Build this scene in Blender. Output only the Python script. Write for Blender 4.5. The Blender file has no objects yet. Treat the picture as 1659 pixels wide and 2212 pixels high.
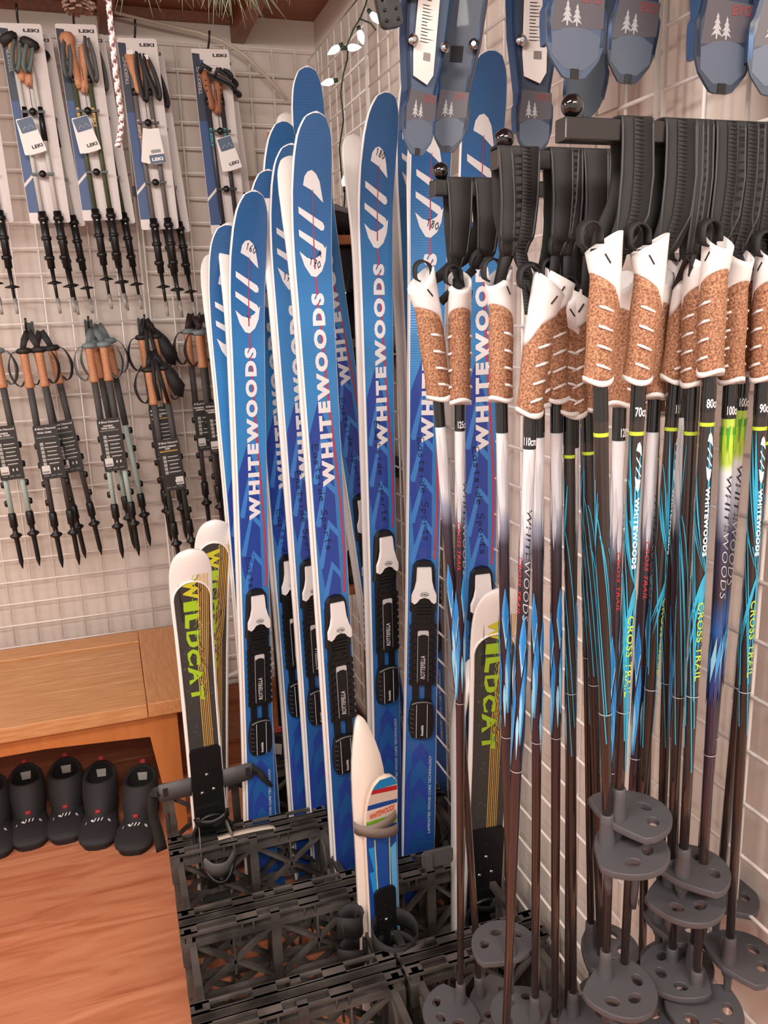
import bpy, math, random
from mathutils import Vector, Matrix, Euler
from math import sin, cos, pi, radians as RD, sqrt, atan2
random.seed(7)
SC = bpy.context.scene
COL = SC.collection

# ------------------------------------------------------------------ camera, world, lights, exposure
YAW, PIT, ROL, FPX = 0.31709711, -0.23674728, -0.03345975, 1785.97
CAM = Vector((-.737, -2.9, 1.5))
_f = Vector((sin(YAW)*cos(PIT), cos(YAW)*cos(PIT), sin(PIT)))
_r = Vector((cos(YAW), -sin(YAW), 0)); _u = _r.cross(_f)
CR = _r*cos(ROL) + _u*sin(ROL); CU = -_r*sin(ROL) + _u*cos(ROL); CF = _f
cd = bpy.data.cameras.new('camera'); co = bpy.data.objects.new('camera', cd); COL.objects.link(co)
co.matrix_world = Matrix(((CR.x, CU.x, -CF.x, CAM.x), (CR.y, CU.y, -CF.y, CAM.y), (CR.z, CU.z, -CF.z, CAM.z), (0, 0, 0, 1)))
cd.sensor_fit = 'VERTICAL'; cd.sensor_height = 36; cd.lens = 36*FPX/2212; cd.clip_start = .02
SC.camera = co
wd = bpy.data.worlds.new('world'); SC.world = wd; wd.use_nodes = True
wd.node_tree.nodes['Background'].inputs[0].default_value = (1, .90, .82, 1)
wd.node_tree.nodes['Background'].inputs[1].default_value = .86
def area(loc, tgt, sx, sy, power, col=(1, .93, .87)):
    l = bpy.data.lights.new('ceiling_lamp_light', 'AREA'); l.shape = 'RECTANGLE'; l.size = sx; l.size_y = sy; l.energy = power; l.color = col
    o = bpy.data.objects.new('ceiling_lamp_light', l); COL.objects.link(o); o.location = loc
    o.rotation_euler = (Vector(tgt)-Vector(loc)).to_track_quat('-Z', 'Y').to_euler()
area((-1.5, -2.6, 2.40), (-.5, -.6, .7), 1.1, .25, 44)
area((-.5, -3.9, 2.40), (-.3, -1.0, .8), 1.2, .3, 54)
area((-2.6, -1.3, 2.40), (-.9, -.4, .3), .3, 1.1, 30)
SC.view_settings.view_transform = 'Standard'; SC.view_settings.look = 'None'
SC.view_settings.exposure = 0.10; SC.view_settings.gamma = 1; SC.view_settings.use_curve_mapping = False

def ray(x, y): return CF + CR*((x-829.5)/FPX) - CU*((y-1106)/FPX)
def atY(x, y, Y): d = ray(x, y); return CAM + d*((Y-CAM.y)/d.y)
def atX(x, y, X): d = ray(x, y); return CAM + d*((X-CAM.x)/d.x)
def atZ(x, y, Z): d = ray(x, y); return CAM + d*((Z-CAM.z)/d.z)
def atD(x, y, D): return CAM + ray(x, y)*D

# ------------------------------------------------------------------ materials
def lin(c): return tuple(((v/255/12.92) if v <= 10 else (((v/255)+.055)/1.055)**2.4) for v in c)
MT = {}
def mat(name, rgb, rough=.5, metal=0, spec=.5, coat=0, noise=None, bump=None, emit=None, trans=0, stretch=None):
    if name in MT: return MT[name]
    m = bpy.data.materials.new(name); m.use_nodes = True; nt = m.node_tree; b = nt.nodes['Principled BSDF']
    c = lin(rgb)+(1,)
    b.inputs['Base Color'].default_value = c; b.inputs['Roughness'].default_value = rough; b.inputs['Metallic'].default_value = metal
    b.inputs['Specular IOR Level'].default_value = spec; b.inputs['Coat Weight'].default_value = coat
    b.inputs['Transmission Weight'].default_value = trans
    if emit: b.inputs['Emission Color'].default_value = c; b.inputs['Emission Strength'].default_value = emit
    if noise or bump:
        tc = nt.nodes.new('ShaderNodeTexCoord'); mp = nt.nodes.new('ShaderNodeMapping'); nt.links.new(tc.outputs['Object'], mp.inputs[0])
        if stretch: mp.inputs['Scale'].default_value = stretch
    if noise:
        sc, rgb2, lo, hi, det = noise
        n = nt.nodes.new('ShaderNodeTexNoise'); n.inputs['Scale'].default_value = sc; n.inputs['Detail'].default_value = det; nt.links.new(mp.outputs[0], n.inputs[0])
        r = nt.nodes.new('ShaderNodeValToRGB'); r.color_ramp.elements[0].position = lo; r.color_ramp.elements[1].position = hi
        r.color_ramp.elements[0].color = c; r.color_ramp.elements[1].color = lin(rgb2)+(1,)
        nt.links.new(n.outputs[0], r.inputs[0]); nt.links.new(r.outputs[0], b.inputs['Base Color'])
    if bump:
        n2 = nt.nodes.new('ShaderNodeTexNoise'); n2.inputs['Scale'].default_value = bump[0]; n2.inputs['Detail'].default_value = 4; nt.links.new(mp.outputs[0], n2.inputs[0])
        bp = nt.nodes.new('ShaderNodeBump'); bp.inputs['Strength'].default_value = bump[1]; bp.inputs['Distance'].default_value = bump[2]
        nt.links.new(n2.outputs[0], bp.inputs['Height']); nt.links.new(bp.outputs[0], b.inputs['Normal'])
    MT[name] = m; return m
def ramp_mat(name, axis, stops, rough=.35, coat=.3, uv=False, lines=None):
    """colour bands along one axis (object z in metres, or UV v = metres from the tip)"""
    if name in MT: return MT[name]
    m = bpy.data.materials.new(name); m.use_nodes = True; nt = m.node_tree; b = nt.nodes['Principled BSDF']
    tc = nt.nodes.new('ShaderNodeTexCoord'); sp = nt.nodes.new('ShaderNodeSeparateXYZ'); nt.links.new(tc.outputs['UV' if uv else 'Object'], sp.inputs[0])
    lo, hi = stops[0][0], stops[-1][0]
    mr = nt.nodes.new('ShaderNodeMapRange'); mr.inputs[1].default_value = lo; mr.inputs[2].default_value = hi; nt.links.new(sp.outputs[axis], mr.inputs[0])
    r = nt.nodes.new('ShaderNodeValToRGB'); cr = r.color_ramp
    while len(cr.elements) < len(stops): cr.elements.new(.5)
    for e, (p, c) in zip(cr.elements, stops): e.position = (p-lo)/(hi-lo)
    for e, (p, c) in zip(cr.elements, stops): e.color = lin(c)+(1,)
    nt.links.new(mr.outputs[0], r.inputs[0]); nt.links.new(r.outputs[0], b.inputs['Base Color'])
    b.inputs['Roughness'].default_value = rough; b.inputs['Coat Weight'].default_value = coat
    if lines:
        w = nt.nodes.new('ShaderNodeTexWave'); w.bands_direction = 'XYZ'[axis]; w.inputs['Scale'].default_value = lines[0]; w.inputs['Distortion'].default_value = 0
        nt.links.new(tc.outputs['UV' if uv else 'Object'], w.inputs[0])
        bp = nt.nodes.new('ShaderNodeBump'); bp.inputs['Strength'].default_value = lines[1]; bp.inputs['Distance'].default_value = .0004
        nt.links.new(w.outputs[0], bp.inputs['Height']); nt.links.new(bp.outputs[0], b.inputs['Normal'])
    MT[name] = m; return m

# ------------------------------------------------------------------ mesh builder
class MB:
    def __init__(s): s.v = []; s.f = []; s.m = []; s.sm = []; s.uv = None
    def add(s, vs, fs, mi=0, sm=False, M=None):
        b = len(s.v)
        s.v += [tuple(M @ Vector(p)) for p in vs] if M is not None else [tuple(p) for p in vs]
        for f in fs: s.f.append(tuple(b+i for i in f)); s.m.append(mi); s.sm.append(sm)
        return b
    def box(s, c, d, mi=0, M=None):
        x, y, z = c; a, b, h = d[0]/2, d[1]/2, d[2]/2
        s.add([(x+i*a, y+j*b, z+k*h) for i in (-1, 1) for j in (-1, 1) for k in (-1, 1)],
              [(0, 1, 3, 2), (4, 6, 7, 5), (0, 4, 5, 1), (2, 3, 7, 6), (0, 2, 6, 4), (1, 5, 7, 3)], mi, False, M)
    def cbox(s, c, d, r, mi=0, M=None, axis=2, n=3):
        """box with rounded edges around one axis"""
        i0, i1 = [(1, 2), (0, 2), (0, 1)][axis]
        hx, hy = d[i0]/2, d[i1]/2; r = min(r, hx*.99, hy*.99); P = []
        for (sx, sy, a0) in ((1, 1, 0), (-1, 1, 90), (-1, -1, 180), (1, -1, 270)):
            for k in range(n+1):
                a = RD(a0+90*k/n); P.append((sx*(hx-r)+r*cos(a), sy*(hy-r)+r*sin(a)))
        vs = []
        for e in (-1, 1):
            for p in P:
                q = [0, 0, 0]; q[i0] = p[0]; q[i1] = p[1]; q[axis] = e*d[axis]/2; vs.append((q[0]+c[0], q[1]+c[1], q[2]+c[2]))
        N = len(P)
        s.add(vs, [tuple(range(N))[::-1], tuple(range(N, 2*N))]+[(i, (i+1) % N, N+(i+1) % N, N+i) for i in range(N)], mi, False, M)
    def bar(s, p0, p1, w, h, mi=0, up=(0, 0, 1), M=None):
        p0 = Vector(p0); p1 = Vector(p1); d = (p1-p0); L = d.length; d.normalize(); u = Vector(up)
        if abs(d.dot(u)) > .98: u = Vector((1, 0, 0))
        a = d.cross(u).normalized(); b = a.cross(d)
        vs = [q+a*(i*w/2)+b*(j*h/2) for q in (p0, p1) for i, j in ((-1, -1), (1, -1), (1, 1), (-1, 1))]
        s.add(vs, [(3, 2, 1, 0), (4, 5, 6, 7), (0, 1, 5, 4), (1, 2, 6, 5), (2, 3, 7, 6), (3, 0, 4, 7)], mi, False, M)
    def tube(s, pts, r, mi=0, n=8, M=None, closed=False):
        pts = [Vector(p) for p in pts]; N = len(pts); rs = r if isinstance(r, (list, tuple)) else [r]*N
        vs = []; pa = None
        for i, p in enumerate(pts):
            if closed: t = pts[(i+1) % N]-pts[i-1]
            else: t = pts[min(i+1, N-1)]-pts[max(i-1, 0)]
            t.normalize()
            if pa is None:
                a = t.cross(Vector((0, 0, 1)))
                if a.length < .05: a = t.cross(Vector((1, 0, 0)))
            else: a = pa-t*pa.dot(t)
            a.normalize(); pa = a; b = t.cross(a)
            vs += [p+(a*cos(2*pi*k/n)+b*sin(2*pi*k/n))*rs[i] for k in range(n)]
        fs = [(i*n+k, i*n+(k+1) % n, ((i+1) % N)*n+(k+1) % n, ((i+1) % N)*n+k) for i in range(N if closed else N-1) for k in range(n)]
        if not closed: fs += [tuple(range(n))[::-1], tuple(range((N-1)*n, N*n))]
        s.add(vs, fs, mi, True, M)
    def loft(s, rings, mi=0, M=None, cap0=True, cap1=True, sm=True, closed=True):
        n = len(rings[0]); vs = [p for r in rings for p in r]
        fs = [(i*n+k, i*n+(k+1) % n, (i+1)*n+(k+1) % n, (i+1)*n+k) for i in range(len(rings)-1) for k in range(n if closed else n-1)]
        b = s.add(vs, fs, mi, sm, M)
        cf = []
        if cap0: cf.append(tuple(b+i for i in range(n))[::-1])
        if cap1: cf.append(tuple(b+(len(rings)-1)*n+i for i in range(n)))
        for f in cf: s.f.append(f); s.m.append(mi); s.sm.append(False)
    def lathe(s, prof, mi=0, n=16, M=None, sm=True):
        s.loft([[(r*cos(2*pi*k/n), r*sin(2*pi*k/n), z) for k in range(n)] for r, z in prof], mi, M, sm=sm)
    def prism(s, P, z0, z1, mi=0, M=None):
        N = len(P); vs = [(x, y, z0) for x, y in P]+[(x, y, z1) for x, y in P]
        s.add(vs, [tuple(range(N))[::-1], tuple(range(N, 2*N))]+[(i, (i+1) % N, N+(i+1) % N, N+i) for i in range(N)], mi, False, M)
    def ribbon(s, pts, wv, w, t=.0012, mi=0, M=None):
        """flat strap through pts; wv = width direction(s), w = half width(s)"""
        pts = [Vector(p) for p in pts]; N = len(pts); R = []
        if N > 3:        # smooth the path
            ww = w if isinstance(w, list) else [w]*N; vv = [Vector(q) for q in (wv if isinstance(wv, list) else [wv]*N)]
            ext = [pts[0]*2-pts[1]]+pts+[pts[-1]*2-pts[-2]]; P2, W2, V2 = [], [], []
            for i in range(N-1):
                a, b, c, d = ext[i:i+4]
                for k in range(4):
                    u = k/4; P2.append(.5*((2*b)+(c-a)*u+(2*a-5*b+4*c-d)*u*u+(3*b-a-3*c+d)*u**3)); W2.append(ww[i]*(1-u)+ww[i+1]*u); V2.append(vv[i].lerp(vv[i+1], u))
            pts = P2+[pts[-1]]; w = W2+[ww[-1]]; wv = V2+[vv[-1]]; N = len(pts)
        for i, p in enumerate(pts):
            tg = (pts[min(i+1, N-1)]-pts[max(i-1, 0)]).normalized()
            a = Vector(wv[i] if isinstance(wv, list) else wv); a = (a-tg*a.dot(tg)).normalized(); nn = tg.cross(a)*t
            h = w[i] if isinstance(w, list) else w
            R.append([p-a*h-nn, p+a*h-nn, p+a*h+nn, p-a*h+nn])
        s.loft(R, mi, M)
    def sphere(s, c, r, mi=0, n=12, M=None):
        T = Matrix.Translation(c)
        s.lathe([(max(r*sin(pi*i/(n//2)), 1e-5), -r*cos(pi*i/(n//2))) for i in range(n//2+1)], mi, n, (M @ T) if M is not None else T)
    def flat(s, V2, F, fn, mi=0):
        s.add([fn(x, y) for x, y in V2], F, mi)
    def build(s, name, mats, parent=None, bevel=0):
        me = bpy.data.meshes.new(name); me.from_pydata(s.v, [], s.f)
        if not isinstance(mats, (list, tuple)): mats = [mats]
        for m in mats: me.materials.append(m)
        me.polygons.foreach_set('material_index', s.m); me.polygons.foreach_set('use_smooth', s.sm)
        if s.uv:
            ul = me.uv_layers.new(name='UVMap')
            for li, l in enumerate(me.loops): ul.data[li].uv = s.uv[l.vertex_index]
        me.update()
        o = bpy.data.objects.new(name, me); COL.objects.link(o)
        if parent is not None: o.parent = parent
        if bevel:
            bm = o.modifiers.new('bevel', 'BEVEL'); bm.width = bevel; bm.segments = 2; bm.limit_method = 'ANGLE'
        return o
def tag(o, label=None, cat=None, group=None, kind=None):
    if label: o['label'] = label
    if cat: o['category'] = cat
    if group: o['group'] = group
    if kind: o['kind'] = kind
    return o
def thing(name, label, cat, loc=(0, 0, 0), rot=None, group=None):
    o = bpy.data.objects.new(name, None); COL.objects.link(o); o.empty_display_size = .02
    if rot is not None: o.matrix_world = Matrix.Translation(loc) @ rot.to_4x4()
    else: o.location = loc
    return tag(o, label, cat, group)
def copy_tree(o, parent=None):
    c = o.copy(); COL.objects.link(c)
    if parent is not None: c.parent = parent
    for ch in list(o.children): copy_tree(ch, c)
    return c
def frame(p0, p1, yaw):
    """rotation whose z runs p0 -> p1 and whose -y faces the given heading (0 = toward -Y of the room)"""
    z = (Vector(p1)-Vector(p0)).normalized(); fy = Vector((-sin(yaw), cos(yaw), 0))
    x = fy.cross(z).normalized(); y = z.cross(x)
    return Matrix(((x.x, y.x, z.x), (x.y, y.y, z.y), (x.z, y.z, z.z)))
# text as flat polygons in a unit box: 0..1 along the line, 0..1 cap height
_TX = {}
def text2d(body, bold=0, shear=0, space=1.0, res=3):
    k = (body, bold, shear, space)
    if k in _TX: return _TX[k]
    c = bpy.data.curves.new('t', 'FONT'); c.body = body; c.size = 1; c.resolution_u = res; c.offset = bold; c.shear = shear; c.space_character = space
    o = bpy.data.objects.new('t', c); COL.objects.link(o)
    dg = bpy.context.evaluated_depsgraph_get(); me = bpy.data.meshes.new_from_object(o.evaluated_get(dg))
    V = [(v.co.x, v.co.y) for v in me.vertices]; F = [tuple(p.vertices) for p in me.polygons]
    bpy.data.objects.remove(o); bpy.data.curves.remove(c); bpy.data.meshes.remove(me)
    x0 = min(v[0] for v in V); x1 = max(v[0] for v in V); y0 = min(v[1] for v in V); y1 = max(v[1] for v in V)
    if y1-y0 > 1e-6: V = [((x-x0)/(x1-x0), (y-y0)/(y1-y0)) for x, y in V]
    _TX[k] = (V, F); return _TX[k]
def put_text(mb, body, fn, mi=0, **kw):
    V, F = text2d(body, **kw); mb.flat(V, F, fn, mi)
# pen strokes for the handwriting, each glyph in a 0..1 box
PEN = {'E': [[(.9, 1), (.1, .95), (.1, .05), (.95, 0)], [(.1, .5), (.75, .55)]], 'a': [[(.8, .5), (.4, .55), (.15, .25), (.35, 0), (.75, .15), (.8, .5), (.85, 0)]],
 's': [[(.8, .5), (.35, .55), (.25, .35), (.7, .25), (.65, 0), (.15, .03)]], 't': [[(.5, .95), (.45, .1), (.75, 0)], [(.15, .6), (.85, .62)]],
 'i': [[(.5, .55), (.5, 0)], [(.5, .75), (.52, .8)]], 'd': [[(.75, .4), (.35, .5), (.15, .2), (.45, 0), (.75, .3)], [(.8, 1), (.8, 0)]],
 'e': [[(.2, .3), (.8, .35), (.6, .55), (.2, .45), (.15, .15), (.5, 0), (.85, .1)]], 'S': [[(.9, .9), (.5, 1), (.15, .75), (.8, .4), (.6, 0), (.1, .1)]],
 'p': [[(.2, .5), (.25, -.4)], [(.2, .45), (.6, .55), (.8, .3), (.5, .02), (.25, .1)]], 'o': [[(.5, .55), (.15, .3), (.45, 0), (.85, .25), (.5, .55)]],
 'r': [[(.25, .5), (.3, 0)], [(.3, .35), (.55, .55), (.85, .48)]], '1': [[(.35, .8), (.55, 1), (.5, 0)]], '0': [[(.5, 1), (.1, .55), (.4, 0), (.85, .4), (.5, 1)]],
 '6': [[(.7, 1), (.25, .6), (.15, .2), (.5, 0), (.8, .25), (.5, .5), (.2, .3)]], '7': [[(.1, 1), (.85, .95), (.35, 0)], [(.3, .5), (.8, .52)]],
 '8': [[(.7, .95), (.3, .9), (.35, .6), (.75, .35), (.6, 0), (.2, .1), (.3, .4), (.75, .75), (.7, .95)]], 'A': [[(.05, 0), (.5, 1), (.95, 0)], [(.25, .4), (.8, .42)]],
 '+': [[(.5, .9), (.5, .1)], [(.1, .5), (.9, .52)]], '.': [[(.4, .1), (.5, .15)]], ' ': []}
def pen(mb, body, fn, wd=.08, mi=0, adv=1.0):
    """fn maps (x in glyph units, y in glyph units) to a point"""
    for k, ch in enumerate(body):
        for st in PEN[ch]:
            for (x0, y0), (x1, y1) in zip(st, st[1:]):
                d = Vector((x1-x0, y1-y0)); 
                if d.length < 1e-4: continue
                n = Vector((-d.y, d.x)).normalized()*wd/2; e = d.normalized()*wd*.3
                q = [(x0-e.x+n.x, y0-e.y+n.y), (x0-e.x-n.x, y0-e.y-n.y), (x1+e.x-n.x, y1+e.y-n.y), (x1+e.x+n.x, y1+e.y+n.y)]
                mb.flat([(a+k*adv, b) for a, b in q], [(0, 1, 2, 3)], fn, mi)

M_WHITE = mat('white_plastic', (238, 232, 230), .28, coat=.2)
M_BLACK = mat('black_plastic', (21, 20, 22), .38, bump=(300, .15, .0005))
M_DARK = mat('black_rubber', (36, 33, 33), .6, bump=(400, .3, .0006))
M_STEEL = mat('polished_steel', (200, 200, 202), .18, metal=1)
M_INK = mat('marker_ink', (22, 24, 48), .5)
M_GREYW = mat('white_wire_coating', (240, 232, 226), .4)
# ------------------------------------------------------------------ the room
M_WALL = mat('painted_block_wall', (220, 207, 197), .75, noise=(3, (208, 194, 184), .35, .7, 3), bump=(14, .35, .006))
M_CEIL = mat('stained_ceiling_boards', (150, 88, 56), .5, noise=(6, (120, 66, 40), .3, .7, 4), stretch=(1, 14, 1))
M_BEAM = mat('stained_beam_wood', (138, 78, 46), .45, noise=(7, (108, 58, 34), .3, .7, 4), stretch=(10, 1, 10))
def floor_mat():
    m = bpy.data.materials.new('reddish_plank_floor'); m.use_nodes = True; nt = m.node_tree; b = nt.nodes['Principled BSDF']; L = nt.links
    tc = nt.nodes.new('ShaderNodeTexCoord')
    br = nt.nodes.new('ShaderNodeTexBrick'); br.inputs['Scale'].default_value = 1; br.inputs['Brick Width'].default_value = 1.2; br.inputs['Row Height'].default_value = .15
    br.inputs['Mortar Size'].default_value = .0008; br.inputs['Color1'].default_value = (0, 0, 0, 1); br.inputs['Color2'].default_value = (1, 1, 1, 1); br.inputs['Mortar'].default_value = (.2, .2, .2, 1); br.offset = .37
    L.new(tc.outputs['Object'], br.inputs[0])
    ad = nt.nodes.new('ShaderNodeVectorMath'); ad.operation = 'MULTIPLY_ADD'; ad.inputs[1].default_value = (0, 0, 9); L.new(br.outputs[0], ad.inputs[0]); L.new(tc.outputs['Object'], ad.inputs[2])
    mp = nt.nodes.new('ShaderNodeMapping'); mp.inputs['Scale'].default_value = (2.2, 16, 1); L.new(ad.outputs[0], mp.inputs[0])
    n = nt.nodes.new('ShaderNodeTexNoise'); n.inputs['Scale'].default_value = 1.6; n.inputs['Detail'].default_value = 7; n.inputs['Distortion'].default_value = 1.1; L.new(mp.outputs[0], n.inputs[0])
    r = nt.nodes.new('ShaderNodeValToRGB'); e = r.color_ramp.elements
    e[0].position = .22; e[0].color = lin((176, 98, 66))+(1,); e[1].position = .72; e[1].color = lin((226, 156, 116))+(1,)
    k = e.new(.5); k.color = lin((214, 136, 98))+(1,)
    L.new(n.outputs[0], r.inputs[0])
    mx = nt.nodes.new('ShaderNodeMix'); mx.data_type = 'RGBA'; mx.blend_type = 'MULTIPLY'; mx.inputs[0].default_value = .10
    L.new(r.outputs[0], mx.inputs[6]); L.new(br.outputs[0], mx.inputs[7]); L.new(mx.outputs[2], b.inputs['Base Color'])
    b.inputs['Roughness'].default_value = .42
    return m
M_FLOOR = floor_mat()
def struct(name, mb, m, bevel=0): return tag(mb.build(name, m, bevel=bevel), kind='structure')
m = MB(); m.box((-2, -2.2, -.05), (5, 5.4, .1)); struct('floor', m, M_FLOOR)
m = MB(); m.box((-2, .09, 1.22), (4.2, .1, 2.5)); struct('wall_back', m, M_WALL)
m = MB(); m.box((.09, -2.2, 1.22), (.1, 4.6, 2.5)); struct('wall_right', m, M_WALL)
m = MB(); m.box((-2, -2.2, 2.49), (4.4, 5.2, .1)); struct('ceiling', m, M_CEIL)
for i, xc in enumerate((-.216, -.622, -1.03, -1.44)):
    m = MB(); m.box((xc, -1.3, 2.40), (.044, 2.7, .082)); struct('trim_%d' % (i+1), m, M_BEAM, .003)
m = MB(); m.box((-.93, .03, 2.425), (1.42, .02, .03)); struct('trim_5', m, M_BEAM, .002)
M_LEDGE = mat('dusty_wood_ledge', (158, 98, 66), .5, noise=(6, (126, 72, 46), .3, .7, 5), stretch=(1.5, 14, 14))
m = MB(); m.box((-1.5, -.12, .05), (3.0, .32, .096)); m.box((-1.5, -.285, .094), (3.0, .012, .014)); m.box((-1.5, .018, .125), (3.0, .03, .06)); struct('baseboard_back', m, M_LEDGE, .002)

# ------------------------------------------------------------------ wire grid panels
def grid_panel(name, label, origin, ux, n, rows, zb):
    """n cells wide, rows cells tall, 3 inch mesh; thick outer frame, thin wires, uprights behind"""
    ux = Vector(ux); nrm = Vector((ux.y, -ux.x, 0)); P = .0762
    t = thing(name, label, 'grid panel', origin, group='white wire grid panels on the walls')
    m = MB(); W = ux*(n*P)
    z0, z1 = zb, zb+rows*P
    m.tube([(0, 0, z0), Vector((0, 0, z1)), W+Vector((0, 0, z1)), W+Vector((0, 0, z0)), (0, 0, z0)], .0036, n=8)
    m.build('outer_frame', M_GREYW, t)
    m = MB()
    for i in range(1, n): m.tube([ux*(i*P)-nrm*.004+Vector((0, 0, z0)), ux*(i*P)-nrm*.004+Vector((0, 0, z1))], .0029, n=6)
    m.build('upright_wires', M_GREYW, t)
    m = MB()
    for j in range(1, rows): m.tube([Vector((0, 0, z0+j*P)), W+Vector((0, 0, z0+j*P))], .0029, n=6)
    m.build('cross_wires', M_GREYW, t)
    return t
g1 = grid_panel('wire_grid_panel', 'white wire grid panel on the back wall, right up to the corner', (-.571, 0, 0), (1, 0, 0), 8, 28, .206)
g2 = grid_panel('wire_grid_panel', 'white wire grid panel on the back wall above the wooden bench', (-.586-.61, 0, 0), (1, 0, 0), 8, 28, .206)
PB = .0762
def gp_right(k, label): return grid_panel('wire_grid_panel', label, (0, -.02-.625*k, 0), (0, -1, 0), 8, 28, .206-.034)
gp_right(0, 'white wire grid panel on the right wall, in the corner behind the tall blue skis')
gp_right(1, 'white wire grid panel on the right wall behind the middle of the ski poles')
gp_right(2, 'white wire grid panel on the right wall nearest the camera')
gp_right(3, 'white wire grid panel on the right wall at the edge of the picture')
for i, z in enumerate((.9, 1.9)):
    m = MB(); m.box((-.578, .0, z), (.024, .012, .03)); tag(m.build('panel_clip', M_BLACK), 'small black clip joining the back wall grid panels, %s' % ('lower one' if i == 0 else 'upper one'), 'clip')
# loose white cables on the back ledge
m = MB()
for dz, dy in ((0, 0), (.012, -.02)):
    m.tube([(-1.1, -.03+dy, .17+dz), (-.8, -.05+dy, .18), (-.55, -.07+dy, .20+dz), (-.35, -.05+dy, .25), (-.1, -.03+dy, .23+dz)], .0045, n=8)
tag(m.build('power_cable', M_WHITE), 'white cables running along the foot of the back wall behind the bench', 'cable')
m = MB(); pts = [atY(x, y, -.02) for x, y in ((195, 12), (260, 30), (350, 52), (430, 70), (480, 88), (530, 120), (580, 170), (620, 215))]
m.tube(pts, .005, n=8); tag(m.build('wall_cable', mat('beige_cable', (205, 186, 168), .5)), 'pale flat cable drooping across the top of the back wall', 'cable')

# ------------------------------------------------------------------ milk crates
M_CRATE = mat('dusty_black_crate', (54, 50, 48), .42, noise=(11, (124, 116, 110), .38, .85, 6), bump=(60, .2, .001))
CH = .28
def crate_side(w, h, cols, low):
    """X lattice in a w x h panel (local x, z), thickness along y"""
    m = MB(); t = .008; cw = w/cols; zt = h-.028
    for c in range(cols+1):
        x = -w/2+c*cw; m.box((x, 0, (zt if low else h)/2), (.02 if 0 < c < cols else .014, .016, zt if low else h))
    for z in (.008, zt): m.box((0, 0, z), (w, .014, .014))
    for c in range(cols):
        xa, xb = -w/2+c*cw, -w/2+(c+1)*cw; xm = (xa+xb)/2
        for (za, zb) in ((.01, zt*.46), (zt*.46, zt)):
            m.bar((xa, 0, za), (xb, 0, zb), t, .012, up=(0, 1, 0)); m.bar((xa, .001, zb), (xb, .001, za), t, .012, up=(0, 1, 0))
        m.box((xm, 0, zt*.73+.02), (.004, .012, zt*.4))
    m.box((0, 0, zt*.46), (w, .012, .010))
    return m
def make_crate(W, depth):
    t = thing('milk_crate', 'x', 'crate', (0, 0, 0))
    D = depth; H = CH
    for sg in (-1, 1):
        m = MB()
        a = Vector((-W/2, sg*D/2, 0)); b = Vector((W/2, sg*D/2, 0)); inn = Vector((0, -sg, 0))
        for off, z, ww, hh in ((.002, H-.003, .007, .006), (.026, H-.003, .007, .006), (.001, H-.014, .003, .028)):
            m.bar(a+inn*off+Vector((0, 0, z)), b+inn*off+Vector((0, 0, z)), ww, hh)
        m.bar(a+inn*.014+Vector((0, 0, H-.026)), b+inn*.014+Vector((0, 0, H-.026)), .010, .004)
        for k in (0.02, .32, .38, .66, .72, .98):
            p = a.lerp(b, k); m.bar(p+inn*.001+Vector((0, 0, H-.014)), p+inn*.028+Vector((0, 0, H-.014)), .004, .024)
        for k, e in ((.045, .017), (.35, .022), (.69, .022), (.955, .017)):
            p = a.lerp(b, k); m.bar(p-Vector((e, 0, 0))+inn*.014+Vector((0, 0, H-.0025)), p+Vector((e, 0, 0))+inn*.014+Vector((0, 0, H-.0025)), .028, .005)
        m.build('rim', M_CRATE, t)
    for sx in (-1, 1):
        for sy in (-1, 1):
            m = MB(); x = sx*(W/2-.010); y = sy*(D/2-.02)
            for z, l, hh in ((.235, .0, .05), (.16, .004, .05), (.09, .004, .045), (.03, .006, .04)): m.box((x-sx*l, y, z), (.02, .03, hh))
            m.box((x-sx*.008, y, .12), (.016, .022, .24))
            m.build('corner_post', M_CRATE, t)
    for k, (w, off) in enumerate(((W-.03, D/2-.02), (W-.03, D/2-.02), (D-.03, W/2-.022), (D-.03, W/2-.022))):
        o = crate_side(w, H, 2, k > 1).build('side_lattice', M_CRATE, t)
        if k < 2: o.location = (0, off if k else -off, 0)
        else: o.location = (off if k == 3 else -off, 0, 0); o.rotation_euler = (0, 0, pi/2)
    m = MB()
    for i in range(5):
        x = -W/2+.04+i*(W-.08)/4; m.bar((x-.03, -D/2+.02, .012), (x+.03, D/2-.02, .012), .008, .008); m.bar((x+.03, -D/2+.02, .008), (x-.03, D/2-.02, .008), .008, .008)
    for i in range(3):
        y = -D/2+.04+i*(D-.08)/2; m.box((0, y, .006), (W-.04, .008, .006))
    m.build('base_lattice', M_CRATE, t)
    return t
rows = [(-.80, -1.082), (-1.10, -1.352), (-1.372, -1.61), (-1.63, -1.875)]
rl = ['at the back by the shelf rack', 'second from the back', 'third from the back', 'nearest the camera']
for j, (ya, yb) in enumerate(rows):
    for i, (xc, W) in enumerate(((-.515, .39), (-.162, .296))):
        c = make_crate(W, ya-yb)
        c.location = (xc, (ya+yb)/2, .001)
        c['label'] = 'black plastic milk crate %s, in the %s column' % (rl[j], 'left' if i == 0 else 'right')
        c['group'] = 'black milk crates holding the skis'
m = MB(); m.ribbon([(-.595, -1.104, .2845), (-.55, -1.101, .286), (-.47, -1.103, .2845), (-.455, -1.112, .279)], (0, 1, 0), [.008, .01, .009, .004], .0006)
tag(m.build('tape_scrap', mat('dirty_tape', (196, 182, 165), .6)), 'torn strip of pale tape stuck along a crate rim', 'tape')

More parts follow.
